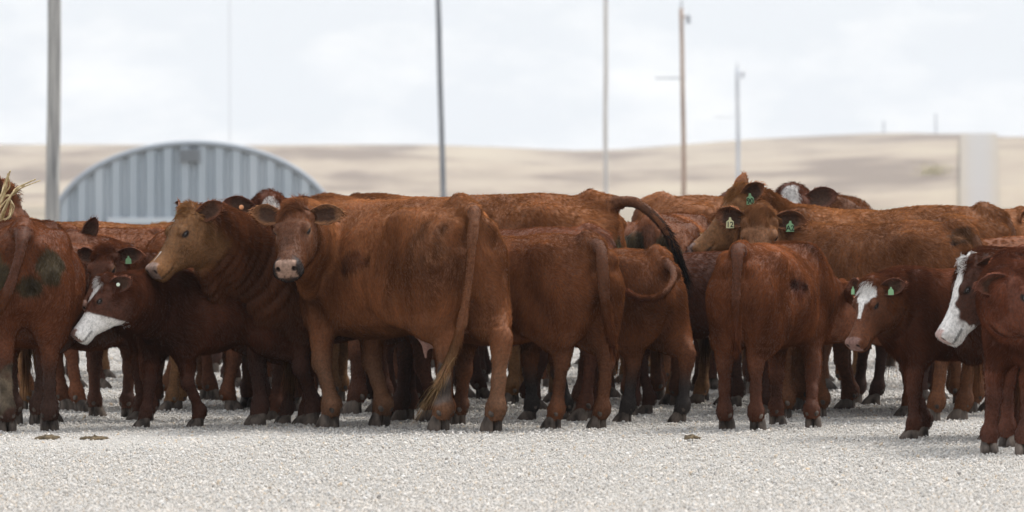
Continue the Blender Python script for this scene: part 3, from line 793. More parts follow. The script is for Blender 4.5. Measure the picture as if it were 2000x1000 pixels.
sheet('ground', np.concatenate([np.linspace(-420, -13, 12), np.linspace(-12, 12, 60), np.linspace(13, 420, 12)]), ys, gz, M_GR)

# grassy hills: a ridge whose skyline follows the photograph's
RIDX = np.array([-2600, -1400, -400, 0, 250, 500, 700, 850, 1000, 1110, 1200, 1300, 1450, 1600, 1740, 1850, 1950, 2050, 2300, 3000, 4600], float)
RIDY = np.array([285, 262, 272, 281, 280, 284, 285, 286, 291, 296, 294, 286, 274, 269, 264, 273, 275, 262, 258, 280, 290], float)
M_HILL, nt, b = mat('hill_grass', rough=1.0, spec=.0)
tc = N(nt, 'ShaderNodeTexCoord'); mp = N(nt, 'ShaderNodeMapping'); mp.inputs['Scale'].default_value = (.028, .005, .20)
n1 = N(nt, 'ShaderNodeTexNoise'); n1.inputs['Scale'].default_value = 1; n1.inputs['Detail'].default_value = 8; n1.inputs['Roughness'].default_value = .6
cr = N(nt, 'ShaderNodeValToRGB'); E = cr.color_ramp.elements
E[0].position = .40; E[0].color = (.19, .155, .13, 1); E[1].position = .64; E[1].color = (.35, .30, .235, 1)
e = E.new(.51); e.color = (.305, .255, .205, 1)
nt.links.new(tc.outputs['Object'], mp.inputs[0]); nt.links.new(mp.outputs[0], n1.inputs['Vector']); nt.links.new(n1.outputs['Fac'], cr.inputs[0]); nt.links.new(cr.outputs[0], b.inputs['Base Color'])
hw1, hw2, hw3 = Wave(.012, 11, 9), Wave(.035, 12, 9), Wave(.005, 14, 6)
def hz(X, Yy):
    D0 = 1250.0 * K
    H = CAMH - (np.interp(1000 + X * F / D0, RIDX, RIDY) - HOR) / F * D0
    t = np.clip((Yy - 500) / (D0 - 500), 0, 1.0)
    base = H * (t * .55 + .45 * sst(t, 0.15, 1.0))
    P = np.stack([X.ravel(), Yy.ravel() * .6, 0 * X.ravel()], 1)
    rough = (1.9 * hw1(P) + 1.7 * hw2(P) + 1.6 * hw3(P)).reshape(X.shape)
    env = np.sin(np.pi * np.clip(t, 0, 1)) ** .8 * (1 - .9 * sst(t, .55, .92))
    rough = rough + 0; crest = .35 * (hw2(np.stack([X.ravel(), 0 * X.ravel(), 0 * X.ravel()], 1)) + .8 * hw1(np.stack([X.ravel() * 2, 0 * X.ravel() + 9, 0 * X.ravel()], 1))).reshape(X.shape) * sst(t, .5, 1) * (1 + 1.3 * sst(X, 55, 90) * (1 - sst(X, 100, 120)) - .8 * sst(X, 112, 126))
    base = base + crest
    over = np.clip((Yy - D0) / 1500, 0, 1)
    return base + rough * env * 1.0 - over * 24 - 1.2 * (1 - sst(t, 0, .06))
sheet('hills', np.linspace(-900, 900, 260), np.concatenate([np.linspace(495, 1875, 140), np.linspace(1920, 3800, 14)]), hz, M_HILL)

# straight pale road climbing the hill
M_RD, nt, b = mat('far_road', rough=1, spec=0); noise_col(M_RD, nt, b, (.26, .255, .25), (.30, .295, .29), .03)
ys_ = np.linspace(520, 1885, 160); V = []; Cc = []
for yv in ys_:
    xc = px(np.interp(yv, [520, 1885], [1914, 1911]), yv); hwid = np.interp(yv, [520, 1885], [40, 34]) / F * yv
    for k, g in ((-1, .0), (-.75, .22), (-.45, .8), (0, 1), (.45, .8), (.75, .22), (1, .0)):
        V.append((xc + k * hwid, yv, 0)); Cc.append(np.array((.265, .25, .24)) * g + np.array((.275, .24, .20)) * (1 - g))
V = np.array(V); V[:, 2] = hz(V[:, 0], V[:, 1]); V[:, 2] = V[:, 2].reshape(-1, 7).max(1).repeat(7) + .12
Q = [(7 * i + k, 7 * i + k + 1, 7 * i + k + 8, 7 * i + k + 7) for i in range(len(ys_) - 1) for k in range(6)]
M_RD, nt, b = mat('far_road', rough=1, spec=0); at = N(nt, 'ShaderNodeAttribute'); at.attribute_name = 'Col'; nt.links.new(at.outputs['Color'], b.inputs['Base Color'])
o = mesh_np('road', V, np.array(Q), M_RD); vcol(o, np.array(Cc)); tag(o, kind='structure')

# ------------------------------------------------------------------ arched steel building
M_STEEL, nt, b = mat('galvanised_sheet', rough=.55, spec=.4); b.inputs['Metallic'].default_value = .25
noise_col(M_STEEL, nt, b, (.31, .36, .41), (.40, .445, .49), .8, (1, 1, .25), 4)
M_STEELD, nt, b = mat('vent_steel', (.24, .26, .285), .6)
M_PALE, nt, b = mat('pale_steel', (.52, .56, .60), .5)
QD = 155.0 * K; qs = QD / F; qx = px(379, QD); hw = 277 * qs; hb = pz(280, QD)
def arch_z(x): return hb * np.sqrt(np.maximum(1 - (x / hw) ** 2, 0))
b_root = bpy.data.objects.new('quonset_hut', None); COL.objects.link(b_root); b_root.location = (qx, QD, 0); b_root.rotation_euler = (0, 0, R_(2.6))
tag(b_root, 'grey corrugated steel hut with an arched roof behind the herd', 'metal building')
# end wall: vertical ribbed sheet
pitch = .60; xs = []; ysn = []
x = -hw + .05
while x < hw - .05:
    for f, d in ((0, 0), (.30, 0), (.42, .17), (.88, .17)):
        xx = x + f * pitch
        if xx < hw - .02: xs.append(xx); ysn.append(-d)
    x += pitch
xs = np.array(xs); ysn = np.array(ysn); n = len(xs)
V = np.concatenate([np.stack([xs, ysn, 0 * xs], 1), np.stack([xs, ysn, np.maximum(arch_z(xs) - .03, .02)], 1)])
Q = np.array([(i, i + 1, n + i + 1, n + i) for i in range(n - 1)]); mesh_np('end_wall', V, Q, M_STEEL, b_root, False)
# ribbed roof shell
th_ = np.linspace(-math.pi / 2, math.pi / 2, 60); yl = np.arange(0, 24, .2)
V = []; 
for iy, yy in enumerate(yl):
    rr = .06 if iy % 4 in (1, 2) else 0
    V.append(np.stack([(hw + rr) * np.sin(th_), np.full(60, yy + .02), (hb + rr) * np.cos(th_)], 1))
V = np.concatenate(V); i, j = np.meshgrid(np.arange(len(yl) - 1), np.arange(59), indexing='ij'); i = i.ravel(); j = j.ravel()
mesh_np('roof', V, np.stack([i * 60 + j, i * 60 + j + 1, (i + 1) * 60 + j + 1, (i + 1) * 60 + j], 1), M_STEEL, b_root, False)
M_TRIM, nt, b = mat('trim_steel', (.27, .30, .34), .6)
m = MB(); m.tube([(hw * math.sin(t), -.14, hb * math.cos(t)) for t in th_], .11, 8); m.build('edge_trim', M_TRIM, b_root, True)
m = MB(); m.box((px(371, QD) - qx, -.2, pz(304, QD)), (.72, .12, .44))
for k in range(7): m.box((px(371, QD) - qx, -.28, pz(304, QD) - .19 + k * .063), (.66, .05, .025))
m.build('vent', M_STEELD, b_root)
m = MB(); m.box((px(285, QD) - qx, -.2, pz(431, QD)), (150 * qs, .1, .22)); m.build('door_rail', M_PALE, b_root)

# low grey shed beside it
sD = 250.0 * K
rt = bpy.data.objects.new('shed', None); COL.objects.link(rt); rt.location = (px(682, sD), sD, 0); tag(rt, 'small low blue-grey shed just right of the arched steel hut', 'shed')
wh = pz(402, sD)
m = MB(); m.box((0, 1.5, wh / 2), (1.3, 3, wh)); m.build('wall', M_STEEL, rt)
m = MB(); m.add([(-.85, -.2, wh), (.85, -.2, wh), (.6, 1.5, wh + .35), (-.6, 1.5, wh + .35), (-.85, 3.2, wh), (.85, 3.2, wh)], [(0, 1, 2, 3), (3, 2, 5, 4), (0, 3, 4), (1, 5, 2), (0, 4, 5, 1)]); m.build('roof', M_STEELD, rt)

# ------------------------------------------------------------------ poles
M_POLE, nt, b = mat('weathered_pole', rough=.9, spec=.1)
rr = noise_col(M_POLE, nt, b, (.13, .13, .135), (.42, .41, .39), 3.0, (16, 16, .3), 8, .38, .62, bump=.6)
M_POLE2, nt, b = mat('grey_pole', rough=.9, spec=.1); noise_col(M_POLE2, nt, b, (.16, .17, .19), (.26, .27, .29), 2, (5, 5, .3), 5)
M_POLE3, nt, b = mat('pale_pole', rough=.8, spec=.1); noise_col(M_POLE3, nt, b, (.44, .42, .41), (.58, .56, .54), 2, (4, 4, .3), 4)  # paleness of distance haze painted into the pole colour
M_POLE4, nt, b = mat('brown_pole', rough=.9, spec=.1); noise_col(M_POLE4, nt, b, (.25, .165, .125), (.42, .32, .26), .6, (1, 1, .4), 5)
M_POLE5, nt, b = mat('blue_grey_pole', rough=.8, spec=.1); noise_col(M_POLE5, nt, b, (.42, .45, .50), (.56, .585, .62), .6, (1, 1, .4), 5)  # bluish far haze is painted into this colour
M_INS, _, b = mat('insulator', (.30, .32, .36), .4)
G_P = 'poles standing beyond the herd'
def pole(name, label, x0, y0, x1, D, wpx, m, taper=.92, extra=None, cat='pole', base=0.0, n=20):
    """x0,y0 = picture position of the top, x1 = column at row 400"""
    D = D * K
    top = np.array([px(x0, D), pz(y0, D)]); c400 = np.array([px(x1, D), pz(400, D)])
    k = (top[0] - c400[0]) / (top[1] - c400[1]); bx = c400[0] - k * (c400[1] - base)
    r0 = wpx / 2 / F * D; H = top[1] - base
    zz = np.linspace(-.3, H, 14); w_ = Wave(.8, int(x0))
    wob = .018 * r0 / .15 * np.array([w_(np.array([[0, 0, q]]))[0] for q in zz])
    mb = MB(); mb.tube([(k * q + o_, 0, q) for q, o_ in zip(zz, wob)], r0 * np.linspace(1, taper, 14), n)
    o = mb.build(name, m, None, True); o.location = (bx, D, base); tag(o, label, cat, G_P)
    if extra: extra(o, k * H, H, r0)
    return o
pole('utility_pole', 'thick weathered grey wooden pole left of the arched steel hut', 105, -60, 103, 92, 28, M_POLE)
pole('utility_pole', 'slim dark grey leaning wooden pole right of the arched hut', 855, -60, 867, 180, 11.5, M_POLE2)
pole('utility_pole', 'pale bare pole standing left of the brown pole with a crossarm', 1184, -70, 1183, 240, 9, M_POLE3)
def arm_a(o, tx, H, r0):
    m = MB(); m.box((tx - 1.0 + .35, 0, H - 4.1), (1.75, .10, .10)); m.build('crossarm', M_POLE5, o)
    m = MB(); m.box((tx + .22, 0, H - .5), (.6, .09, .09)); m.build('bracket', M_POLE4, o)
    m = MB(); m.tube([(tx + .40, 0, H - .9), (tx + .40, 0, H - .55), (tx + .40, 0, H - .35)], [.13, .13, .05], 10); m.build('transformer', M_INS, o)
    m = MB(); m.tube([(tx, 0, H), (tx, 0, H + .35), (tx, 0, H + .5)], [.05, .05, .02], 8); m.build('insulator', M_INS, o)
pole('utility_pole', 'rusty brown pole with a crossarm and small transformer at its top', 1331, 16, 1336, 260, 9.5, M_POLE4, .8, arm_a)
M_POLE6, nt, b = mat('far_mast', (.60, .63, .67), .8)
def arm_b(o, tx, H, r0):
    m = MB(); m.box((tx + .25, 0, H - .45), (1.0, .1, .1)); m.build('crossarm', M_INS, o)
    m = MB(); m.tube([(tx + .5, 0, H - .9), (tx + .5, 0, H - .35)], [.12, .1], 8); m.build('transformer', M_INS, o)
    m = MB(); m.box((tx - 1.2, 0, H - 4.6), (2.0, .08, .06)); m.build('guard_arm', M_POLE5, o)
    m = MB(); m.tube([(tx, 0, H), (tx, 0, H + .6)], [.07, .03], 8); m.build('insulator', M_INS, o)
pole('utility_pole', 'shortest blue-grey pole with a bracket at its top, before the hill', 1440, 134, 1443, 420, 8.5, M_POLE5, .9, arm_b)
pole('antenna_mast', 'very thin pale mast rising over the arched steel hut', 448, -60, 449, 600, 2.0, M_POLE6, 1, None, 'mast', 0, 8)
for x_, yt, lab in ((1828, 222, 'tiny far pole on the ridge just left of the straight road'), (1726, 236, 'tiny faint pole on the highest ridge of the right hill')):
    D_ = 1180.0 * K; zb = float(hz(np.array([[px(x_, D_)]]), np.array([[D_]]))[0, 0])
    pole('utility_pole', lab, x_, yt, x_, 1180.0, 3.6, M_POLE5, 1, None, 'pole', zb - .3, 8)

# a yellowing bush on the far hillside beside the road
M_BUSH, nt, b = mat('yellow_bush', (.40, .345, .17), 1, 0)
D_ = 1050.0; zb = float(hz(np.array([[px(1825, D_)]]), np.array([[D_]]))[0, 0]); V = []; Q = []
for i in range(420):
    p = rng.normal(size=3) * (1.3, .8, .6) + (0, 0, .8); e1 = rng.normal(size=3); e1 /= np.linalg.norm(e1); e2 = np.cross(e1, rng.normal(size=3)); e2 /= np.linalg.norm(e2)
    k = len(V); V += [p - .17 * e1, p - .1 * e2, p + .17 * e1, p + .1 * e2]; Q.append((k, k + 1, k + 2, k + 3))
o = mesh_np('bush', np.array(V), np.array(Q), M_BUSH, None, False); o.location = (px(1825, D_), D_, zb); tag(o, 'small yellowish bush on the far hillside left of the road', 'bush')

# ------------------------------------------------------------------ loose gravel
def gravel():
    r = np.random.default_rng(5); base = []
    for k in range(24):
        B8 = np.array([(x, y, z) for z in (-1, 1) for y in (-1, 1) for x in (-1, 1)], float)
        B8 *= r.uniform(.45, 1.0, (8, 3)); B8[:, 2] *= r.uniform(.5, .85); q = np.linalg.qr(r.normal(size=(3, 3)))[0]
        a = r.uniform(0, 6.28); Rz = np.array([[math.cos(a), -math.sin(a), 0], [math.sin(a), math.cos(a), 0], [0, 0, 1]])
        base.append(B8 @ (np.eye(3) * .55 + q * .45).T @ Rz)
    base = np.array(base); F6 = np.array([(0, 2, 3, 1), (4, 5, 7, 6), (0, 1, 5, 4), (2, 6, 7, 3), (0, 4, 6, 2), (1, 3, 7, 5)])
    n = NSTONE; y = 27.5 + (66 - 27.5) * r.random(n) ** 1.9; x = r.uniform(-1, 1, n) * (y * .077 * 1.1 + .5)
    sz = r.lognormal(math.log(.0066), .34, n).clip(.0035, .017) * (1 + .25 * (y > 42))
    k = r.integers(0, 24, n); V = base[k] * sz[:, None, None]; V += np.stack([x, y, sz * .35], 1)[:, None, :]
    Q = (F6[None] + 8 * np.arange(n)[:, None, None]).reshape(-1, 4)
    tone = np.clip(r.normal(.52, .04, n), .3, .64); warm = r.normal(.02, .02, n)
    dk = r.random(n) < .05; tone[dk] *= r.uniform(.45, .8, dk.sum()); tn = r.random(n) < .04
    C = np.stack([tone * (1.0 + warm), tone * .962, tone * (.915 - warm)], 1); C[tn] *= (1.0, .88, .74)
    m, nt, b = mat('gravel', rough=1.0, spec=.0); at = N(nt, 'ShaderNodeAttribute'); at.attribute_name = 'Col'; nt.links.new(at.outputs['Color'], b.inputs['Base Color'])
    o = mesh_np('gravel', V.reshape(-1, 3), Q, m, None, True); vcol(o, np.repeat(C, 8, 0)); tag(o, 'pale crushed stone spread over the whole yard', 'gravel', kind='stuff')
NSTONE = 420000
gravel()

# dung flakes on the gravel
M_DUNG, nt, b = mat('dung', rough=.95); noise_col(M_DUNG, nt, b, (.035, .026, .014), (.12, .085, .045), 30, bump=.5)
for i, (x_, y_, w_, lab) in enumerate(((92, 858, .06, 'flat brown dung flake on the gravel, the left one of two'), (187, 859, .055, 'darker ragged dung flake on the gravel below the white-faced calf'), (1350, 857, .04, 'small dark dung scrap alone on the gravel before the herd'))):
    r = np.random.default_rng(40 + i); V = []; Q = []; n_ = 40; ph = r.uniform(0, 6.28, 6); am = r.uniform(.05, .22, 6)
    for ri, (fr, hz_) in enumerate(((1.0, 0), (.93, .012), (.7, .018), (.35, .015), (.05, .02))):
        for q in range(n_):
            t_ = 2 * math.pi * q / n_; rr = fr * (1 + sum(am[k] * math.sin((k + 2) * t_ + ph[k]) for k in range(6)))
            V.append((rr * w_ * 1.15 * math.cos(t_), rr * .13 * math.sin(t_), hz_ + .004 * r.normal()))
    Q = [(a_ * n_ + q, a_ * n_ + (q + 1) % n_, (a_ + 1) * n_ + (q + 1) % n_, (a_ + 1) * n_ + q) for a_ in range(4) for q in range(n_)]
    o = mesh_np('dung_flake', np.array(V), np.array(Q), M_DUNG, None, True); o.location = ground(x_, y_); tag(o, lab, 'dung', 'dung on the gravel')

# ================================================================== the herd
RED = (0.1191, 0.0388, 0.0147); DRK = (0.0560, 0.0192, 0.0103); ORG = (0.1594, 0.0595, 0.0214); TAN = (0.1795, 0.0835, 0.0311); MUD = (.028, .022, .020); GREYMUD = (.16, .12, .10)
MAN = (.050, .036, .019)
CALFP = dict(blen=.86, bw=.86, belly=.10, head_s=.96, cat='calf', fluff=1.15)

# main cow, looking back at the camera
cow('brown cow turning its head to face the camera, long blond-tipped tail hanging', at=(922, 25.75, -.815), s=1.005, heading=128, blen=.97, bw=1.02,
    feet={'HL': (866, 841), 'HR': (957, 843), 'FL': (690, 838), 'FR': (782, 834)}, poll=(574, 405), headD=25.5, nose=(262, 36, 4), head_s=.86,
    tail=[(927, -.10, 414), (922, -.20, 470), (914, -.22, 560), (900, -.22, 640), (884, -.25, 690), (862, -.27, 738), (846, -.28, 762)],
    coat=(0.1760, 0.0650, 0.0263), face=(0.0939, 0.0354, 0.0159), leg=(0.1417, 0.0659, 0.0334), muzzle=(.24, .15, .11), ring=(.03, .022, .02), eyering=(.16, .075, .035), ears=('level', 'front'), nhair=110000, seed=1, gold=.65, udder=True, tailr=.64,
    switch=(.24, .15, .075), swl=.14, nsw=200, tuft=1.25,
    mud=[(-.12, .36, .97, .10, (.125, .045, .019)), (-.72, .26, 1.12, .13, (.15, .060, .026)), (-.66, .165, .22, .12, GREYMUD), (-.68, -.165, .2, .12, GREYMUD), (.52, .16, .25, .12, GREYMUD)])

# light-faced cow looking left
cow('tan-faced cow in front looking left, white streak on its nose', at=(540, 26.45, .50), s=.915, heading=220, blen=1.0, feet={'FL': (578, 828), 'FR': (535, 832)},
    poll=(362, 412), headD=25.75, nose=(214, 44), head_s=.86, coat=(0.1045, 0.0355, 0.0147), face=(0.1640, 0.0772, 0.0311), leg=(0.0488, 0.0175, 0.0103), legz=.5, muzzle=(.24, .16, .125), mark='snip', ears=('side', 'raised'), brisk=.16, folds=.010, nhair=95000, seed=2, tuft=.8, tags=[(-1, 'green', '')])

# white-faced calf at left
cow('dark calf with white jaw and forehead patch looking left', at=(345, 26.25, .43), s=.70, heading=212, feet={'FL': (385, 831), 'FR': (272, 837), 'HL': (650, 826), 'HR': (598, 818)},
    poll=(197, 548), headD=25.45, nose=(200, 51), coat=(0.0614, 0.0199, 0.0097), face=(0.0695, 0.0229, 0.0116), mark='baldy', muzzle=(.17, .10, .08), ears=('back', 'back'), nhair=60000, seed=3, tags=[(1, 'white', '')], **CALFP)

# far-left cow, rear view, manure on its rump
cow('brown cow seen from behind at the left edge, manure on its rump', at=(45, 25.6, -.815), s=.905, heading=93, bw=1.0, blen=.95, feet={'HL': (14, 843), 'HR': (100, 834), 'FL': (30, 825), 'FR': (66, 826)},
    poll=(30, 480), headD=27.6, nose=(75, 30), tail=[(43, -.12, 461), (38, -.2, 500), (12, -.24, 575), (-26, -.24, 640), (-40, -.24, 690)],
    coat=(0.0999, 0.0324, 0.0137), leg=(0.0440, 0.0193, 0.0120), nhair=70000, seed=4, mud=[(-.84, -.15, 1.08, .13, MAN), (-.84, .17, 1.05, .16, MAN), (-.86, -.03, .95, .10, MAN), (-.8, -.02, 1.27, .035, (.26, .23, .23)), (-.66, .165, .25, .2, (.12, .09, .06))])

# cow behind, head with straw at the far left
cow('cow looking right with dry straw hanging over its head, far left', at=(-190, 28.7, .3), s=1.0, heading=8, poll=(22, 376), headD=28.5, nose=(-20, 54), coat=RED, face=(0.1145, 0.0396, 0.0157), ears=('side', 'up'), nhair=45000, seed=5, fine=True)

# animals behind the left gap
cow('light brown cow standing side-on behind the young calf, low back line', at=(215, 29.6, -.1), s=.885, heading=352, poll=(420, 470), headD=29.2, nose=(-20, 50), coat=ORG, nhair=45000, seed=6, fine=False)
cow('reddish cow with a pale ear button behind the tan-faced cow', at=(290, 28.2, -.1), s=.865, heading=12, poll=(350, 455), headD=28.0, nose=(40, 35), coat=RED, nhair=45000, seed=7, tags=[(1, 'white', 'back')], fine=False)
cow('dark cow facing away beside the edge cow, white-rimmed ear raised', at=(165, 27.2, .1), s=.80, heading=65, poll=(142, 462), headD=27.4, nose=(85, 40), coat=(0.0741, 0.0252, 0.0116), nhair=40000, seed=8, ears=('level', (.4, .9, .1, .6, 0, -.7)), tags=[(1, 'white', 'back'), (1, 'button', 'back')], fine=False)
cow('curly-headed calf peering out between the edge cow and white-faced calf', at=(330, 27.0, .3), s=.76, heading=190, poll=(203, 487), headD=26.6, nose=(245, 50), coat=(0.0843, 0.0270, 0.0116), eyering=(.20, .10, .05), ears=('level', 'level'), nhair=50000, seed=9, tuft=1.4, tags=[(1, 'green', '')], **CALFP)

# behind the main cow
cow('red cow with long level back and black-tipped tail arched out to the side', at=(1192, 27.7, -.815), s=1.02, heading=170, blen=1.12, poll=(640, 430), headD=28.0, nose=(170, 40), coat=(0.1493, 0.0543, 0.0205), leg=(0.0708, 0.0246, 0.0120), nhair=80000, seed=10,
    tail=[(1208, -.1, 395), (1242, -.15, 395), (1280, -.2, 425), (1306, -.22, 460), (1322, -.25, 495), (1330, -.25, 520)], tailmode='out', tailr=.74, switch=(.016, .013, .012), swl=.16, nsw=420, mud=[(-.84, .1, 1.0, .1, (.08, .06, .03))], fine=False)
cow('white-foreheaded cow whose curly poll shows between two front heads', at=(530, 28.4, .6), s=.98, heading=268, poll=(528, 396), headD=28.0, nose=(275, 55), coat=(0.0843, 0.0270, 0.0127), mark='forehead', ears=('front', 'front'), nhair=40000, seed=11, tuft=1.5, tags=[(-1, 'orange', '')])
cow('dark young cow mostly hidden between the main cow and red yearling', at=(1010, 27.0, -.2), s=.87, heading=185, poll=(760, 470), headD=27.2, nose=(180, 50), coat=(0.0898, 0.0292, 0.0137), nhair=40000, seed=12, fine=False)

# yearling rear view, middle
cow('red yearling seen from behind with straight hanging tail, mid herd', cat='yearling', at=(1170, 25.95, -.815), s=.85, heading=142, blen=.92, bw=.92, belly=.05, feet={'HL': (1098, 836), 'HR': (1166, 837), 'FL': (985, 826), 'FR': (1035, 822)},
    poll=(870, 480), headD=27.0, nose=(150, 45), tail=[(1172, -.12, 483), (1177, -.2, 520), (1181, -.22, 590), (1190, -.22, 640), (1196, -.22, 675)],
    coat=(0.1145, 0.0398, 0.0157), leg=(0.1058, 0.0386, 0.0159), switch=(.12, .04, .017), swl=.10, nhair=80000, seed=13, mud=[(-.05, .3, 1.0, .15, (.06, .02, .011))])

# calf with curled tail
cow('calf with black muddy feet, tail curled across its hip', at=(1300, 26.75, -.815), s=.775, heading=146, feet={'HL': (1218, 822), 'HR': (1290, 827)}, poll=(1110, 560), headD=27.9, nose=(160, 40),
    tail=[(1308, -.12, 519), (1316, -.24, 542), (1296, -.33, 573), (1255, -.32, 584), (1216, -.22, 566)], tailr=.72, switch=(.09, .03, .015), swl=.06, nsw=160,
    coat=(0.1245, 0.0428, 0.0165), leg=MUD, legz=.36, nhair=65000, seed=14, **CALFP)
cow('cow seen from behind under the arched tail, rump smeared with manure', at=(1270, 28.7, -.815), s=.925, heading=80, poll=(1280, 500), headD=30.5, nose=(90, 40), coat=(0.1145, 0.0388, 0.0157), nhair=40000, seed=15, mud=[(-.85, .14, 1.08, .14, MAN), (-.85, -.12, 1.05, .14, MAN)], fine=False)
cow('brown cow whose plain rounded back shows behind the arched tail', at=(1262, 31.0, -.815), s=1.01, heading=5, poll=(1640, 420), headD=31.5, nose=(10, 40), coat=(0.1493, 0.0543, 0.0205), nhair=40000, seed=16, fine=False)
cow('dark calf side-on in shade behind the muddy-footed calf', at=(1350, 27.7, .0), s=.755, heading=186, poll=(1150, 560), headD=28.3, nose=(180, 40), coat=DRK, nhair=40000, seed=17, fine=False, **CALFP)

# calf rear view right of centre
cow('red calf seen squarely from behind with shaggy straight tail, right half', at=(1441, 25.75, -.815), s=.805, heading=67, blen=.86, bw=.80, belly=.07, feet={'HL': (1420, 836), 'HR': (1466, 840), 'FL': (1520, 828), 'FR': (1594, 835)}, cat='calf',
    poll=(1640, 560), headD=26.9, nose=(30, 25), tail=[(1441, -.12, 491), (1439, -.2, 530), (1438, -.22, 590), (1438, -.22, 640), (1438, -.22, 665)],
    coat=(0.1071, 0.0346, 0.0139), leg=(0.0708, 0.0228, 0.0103), switch=(.10, .032, .015), swl=.10, nhair=75000, seed=18, mud=[(-.15, -.28, 1.03, .08, (.075, .024, .012))])

# cow in profile, tag 90
cow('tan-faced cow in profile looking left, green ear tag marked 90', at=(1580, 28.1, .45), s=.962, heading=172, poll=(1437, 376), headD=27.9, nose=(184, 40), head_s=.89, coat=(0.1493, 0.0553, 0.0205), face=(0.1640, 0.0730, 0.0273), muzzle=(.16, .10, .08), ears=('side', 'up'), nhair=75000, seed=19, tuft=1.1, tags=[(1, 'green', '90'), (-1, 'white', 'back')])
cow('dark cow behind the tagged heads, white tuft on its poll', at=(1545, 30.3, .7), s=1.02, heading=285, poll=(1543, 378), headD=29.9, nose=(262, 55), coat=(0.0798, 0.0261, 0.0127), mark='forehead', ears=('front', 'level'), nhair=35000, seed=20, fine=False)
# cow facing the camera behind the calf
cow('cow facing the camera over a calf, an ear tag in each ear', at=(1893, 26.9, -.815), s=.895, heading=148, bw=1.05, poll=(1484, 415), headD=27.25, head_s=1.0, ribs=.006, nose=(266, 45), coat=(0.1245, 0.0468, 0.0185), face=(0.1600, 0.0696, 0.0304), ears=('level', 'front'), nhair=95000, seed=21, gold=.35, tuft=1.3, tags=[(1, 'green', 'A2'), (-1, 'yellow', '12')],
    mud=[(-.8, .1, 1.25, .1, (.08, .036, .016))])
cow('brown cow at the right edge beyond, showing back and rump only', at=(1850, 28.9, -.815), s=.945, heading=2, poll=(2010, 420), headD=29.0, nose=(0, 30), coat=(0.1493, 0.0563, 0.0214), nhair=45000, seed=22, fine=False)

# calves on the right
cow('red calf with white forehead and green ear tags looking left', at=(1802, 25.1, .42), s=.715, heading=197, feet={'FL': (1822, 862), 'FR': (1772, 850), 'HL': (1895, 852), 'HR': (1930, 838)}, poll=(1696, 554), headD=24.75, nose=(226, 56), coat=(0.0741, 0.0239, 0.0116), face=(0.0943, 0.0324, 0.0137), mark='poll', muzzle=(.20, .11, .09), ears=('front', 'front'), nhair=75000, seed=23, tags=[(1, 'green', ''), (-1, 'green', '')], **CALFP)
cow('white-faced cow looking left from behind the front right calf', at=(1985, 24.9, .4), s=.80, heading=172, poll=(1886, 514), headD=24.2, nose=(194, 58), head_s=1.02, coat=(0.0595, 0.0199, 0.0097), face=(0.0550, 0.0189, 0.0097), mark='blaze', muzzle=(.40, .28, .25), ears=('back', 'back'), nhair=50000, seed=24, swl=0)
cow('dark red calf nearest the camera at the right edge, head turned right', at=(1993, 23.65, .42), s=.80, heading=264, blen=.85, bw=.70, belly=.08, cat='calf', feet={'FR': (1918, 886), 'FL': (1996, 893)}, poll=(2000, 530), headD=23.25, nose=(322, 40), head_s=1.05, coat=(0.0964, 0.0307, 0.0157), ears=('low', 'low'), nhair=75000, seed=25)

# animals whose legs show between the others
for i, (x_, D_, s_, h_, lab, col_) in enumerate(((585, 29.8, .90, 20, 'cow hidden behind the tan-faced cow, only its legs showing', RED), (800, 29.2, .90, 165, 'cow hidden behind the main cow, only pale legs showing', TAN),
        (1080, 29.9, .88, 10, 'cow hidden behind the red yearling, only dark legs showing', DRK), (1390, 30.2, .86, 195, 'cow hidden behind the rear-view calf, only its legs showing', RED), (1690, 29.6, .90, 8, 'cow hidden behind the tagged cow, only its legs showing', DRK),
        (1900, 27.6, .82, 185, 'cow hidden behind the right calves, only its legs showing', RED), (180, 28.3, .75, 170, 'cow hidden behind the edge cow, only tan legs showing', TAN),
        (430, 28.6, .80, 200, 'cow behind the white-jawed calf, only brown legs showing under it', RED), (690, 28.3, .84, 30, 'cow behind the main cow shoulder, dark legs showing under it', DRK), (930, 28.4, .84, 5, 'cow behind the hanging blond tail, only dark legs showing', DRK),
        (1190, 29.2, .84, 150, 'cow behind the curled-tail calf, only tan legs showing below', TAN), (1540, 28.9, .84, 200, 'cow behind the squarely turned calf, only dark legs showing', DRK), (1770, 28.4, .84, 175, 'cow behind the white-foreheaded calf, only brown legs showing', RED),
        (330, 31.5, .84, 10, 'far cow seen only as legs below the white-jawed calf neck', DRK), (640, 32, .84, 170, 'far cow seen only as legs between the two staring cows', RED), (880, 32.5, .84, 15, 'far cow seen only as legs right of the udder', TAN),
        (1150, 33, .84, 190, 'far cow seen only as legs between the yearling hind legs', RED), (1480, 32.5, .84, 5, 'far cow seen only as legs between the squarely turned calf legs', DRK), (1800, 32, .84, 185, 'far cow seen only as legs under the right calves', TAN))):
    a_ = R_(h_); back = globals().setdefault('back', []); c_ = cow(lab, at=(x_, D_, 0), s=s_, heading=h_, poll=(px(x_, D_ * K) + 1.25 * s_ * math.cos(a_), D_ * K + 1.25 * s_ * math.sin(a_), .85), headD=None, nose=(h_, 50), coat=col_, leg=np.array(col_) * .8, nhair=9000, hrad=.0028, seed=40 + i, fine=False); back.append(c_)

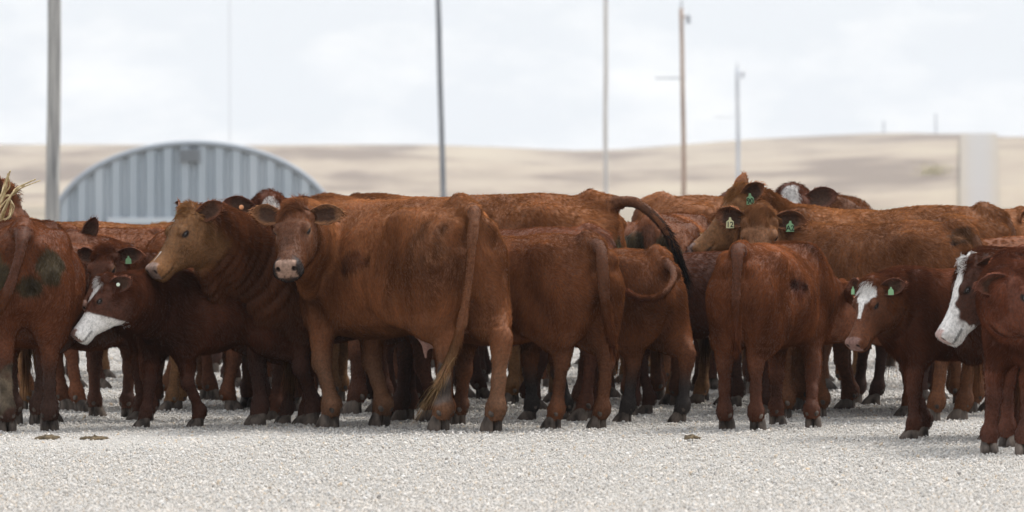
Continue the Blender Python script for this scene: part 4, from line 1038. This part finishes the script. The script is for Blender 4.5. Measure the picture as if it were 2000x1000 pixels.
for i, (src, x_, D_, h_, lab) in enumerate(((13, 250, 34.0, 200, 'deep-herd cow glimpsed as legs under the curly-headed calf'), (14, 520, 34.5, 15, 'deep-herd cow glimpsed as legs below the tan-faced cow belly'), (15, 760, 35.0, 190, 'deep-herd cow glimpsed as legs between the main cow forelegs'),
        (16, 1010, 35.0, 20, 'deep-herd cow glimpsed as legs left of the red yearling'), (17, 1250, 35.5, 170, 'deep-herd cow glimpsed as legs under the curled tail calf belly'), (18, 1370, 34.0, 30, 'deep-herd cow glimpsed as legs left of the squarely turned calf'),
        (13, 1620, 35.0, 185, 'deep-herd cow glimpsed as legs between the tagged cow forelegs'), (14, 1720, 36.0, 10, 'deep-herd cow glimpsed as legs under the white-foreheaded calf head'), (16, 1890, 35.0, 195, 'deep-herd cow glimpsed as legs below the white-faced cow muzzle'),
        (15, 420, 36.5, 175, 'deepest cow glimpsed as legs right of the white-jawed calf forelegs'), (17, 900, 37.0, 8, 'deepest cow glimpsed as legs just left of the udder'), (18, 80, 33.0, 20, 'deep-herd cow glimpsed as legs under the edge cow'),
        (16, 380, 32.6, 170, 'cow in the second row glimpsed as legs under the white-jawed calf belly'), (14, 960, 31.4, 12, 'cow in the second row glimpsed as legs beside the main cow far hind leg'), (13, 1060, 32.2, 188, 'cow in the second row glimpsed as legs just before the yearling hind legs'),
        (18, 1330, 32.0, 165, 'cow in the second row glimpsed as legs between muddy-footed and squarely turned calves'), (17, 1660, 31.2, 200, 'cow in the second row glimpsed as legs left of the white-foreheaded calf'), (16, 700, 31.6, 25, 'cow in the second row glimpsed as legs behind the main cow forelegs'))):
    dup(back[src], (px(x_, D_ * K), D_ * K, 0), R_(h_), lab)

# dry straw over the far-left head
M_STRAW, nt, b = mat('straw', rough=.7); noise_col(M_STRAW, nt, b, (.34, .25, .12), (.62, .50, .30), 30)
m = MB(); D_ = 28.7 * K - .5; r = np.random.default_rng(3)
strands = [[(-6, 432), (6, 408), (22, 380), (38, 366), (70, 351)], [(-4, 405), (10, 380), (18, 352), (24, 338)], [(0, 432), (18, 425), (26, 402), (24, 390)], [(-8, 400), (4, 380), (14, 362), (20, 345)], [(-4, 415), (8, 398), (30, 378), (52, 364)]]
for st in strands:
    for q in range(3):
        o3 = r.normal(size=3) * (.010, .03, .010)
        P = [np.array((px(x, D_), D_ - .05 * k, pz(y, D_))) + o3 * (1 + .6 * r.normal()) for k, (x, y) in enumerate(st)]
        m.tube(spline(P, 14), np.linspace(.008, .003, 14) * r.uniform(.6, 1.2), 6)
c_ = Vector((px(20, D_), D_, pz(400, D_))); m.V = [tuple(Vector(v) - c_) for v in m.V]
o = m.build('straw_wisp', M_STRAW, None, True); o.location = c_; tag(o, 'wisp of dry blond straw draped over the far-left head', 'straw')

# ------------------------------------------------------------------ the air: pale haze over the far hills
m = MB(); m.box((0, 1950, 24), (2400, 4100, 110)); M_AIR = bpy.data.materials.new('haze'); M_AIR.use_nodes = True; nt = M_AIR.node_tree; nt.nodes.clear()
o_ = N(nt, 'ShaderNodeOutputMaterial'); pv = N(nt, 'ShaderNodeVolumePrincipled'); pv.inputs['Density'].default_value = HAZE; pv.inputs['Color'].default_value = (.90, .93, .97, 1); pv.inputs['Anisotropy'].default_value = .0
nt.links.new(pv.outputs[0], o_.inputs['Volume'])
tag(m.build('haze', M_AIR), 'pale dry haze over the yard and the far hills', 'haze', kind='stuff')
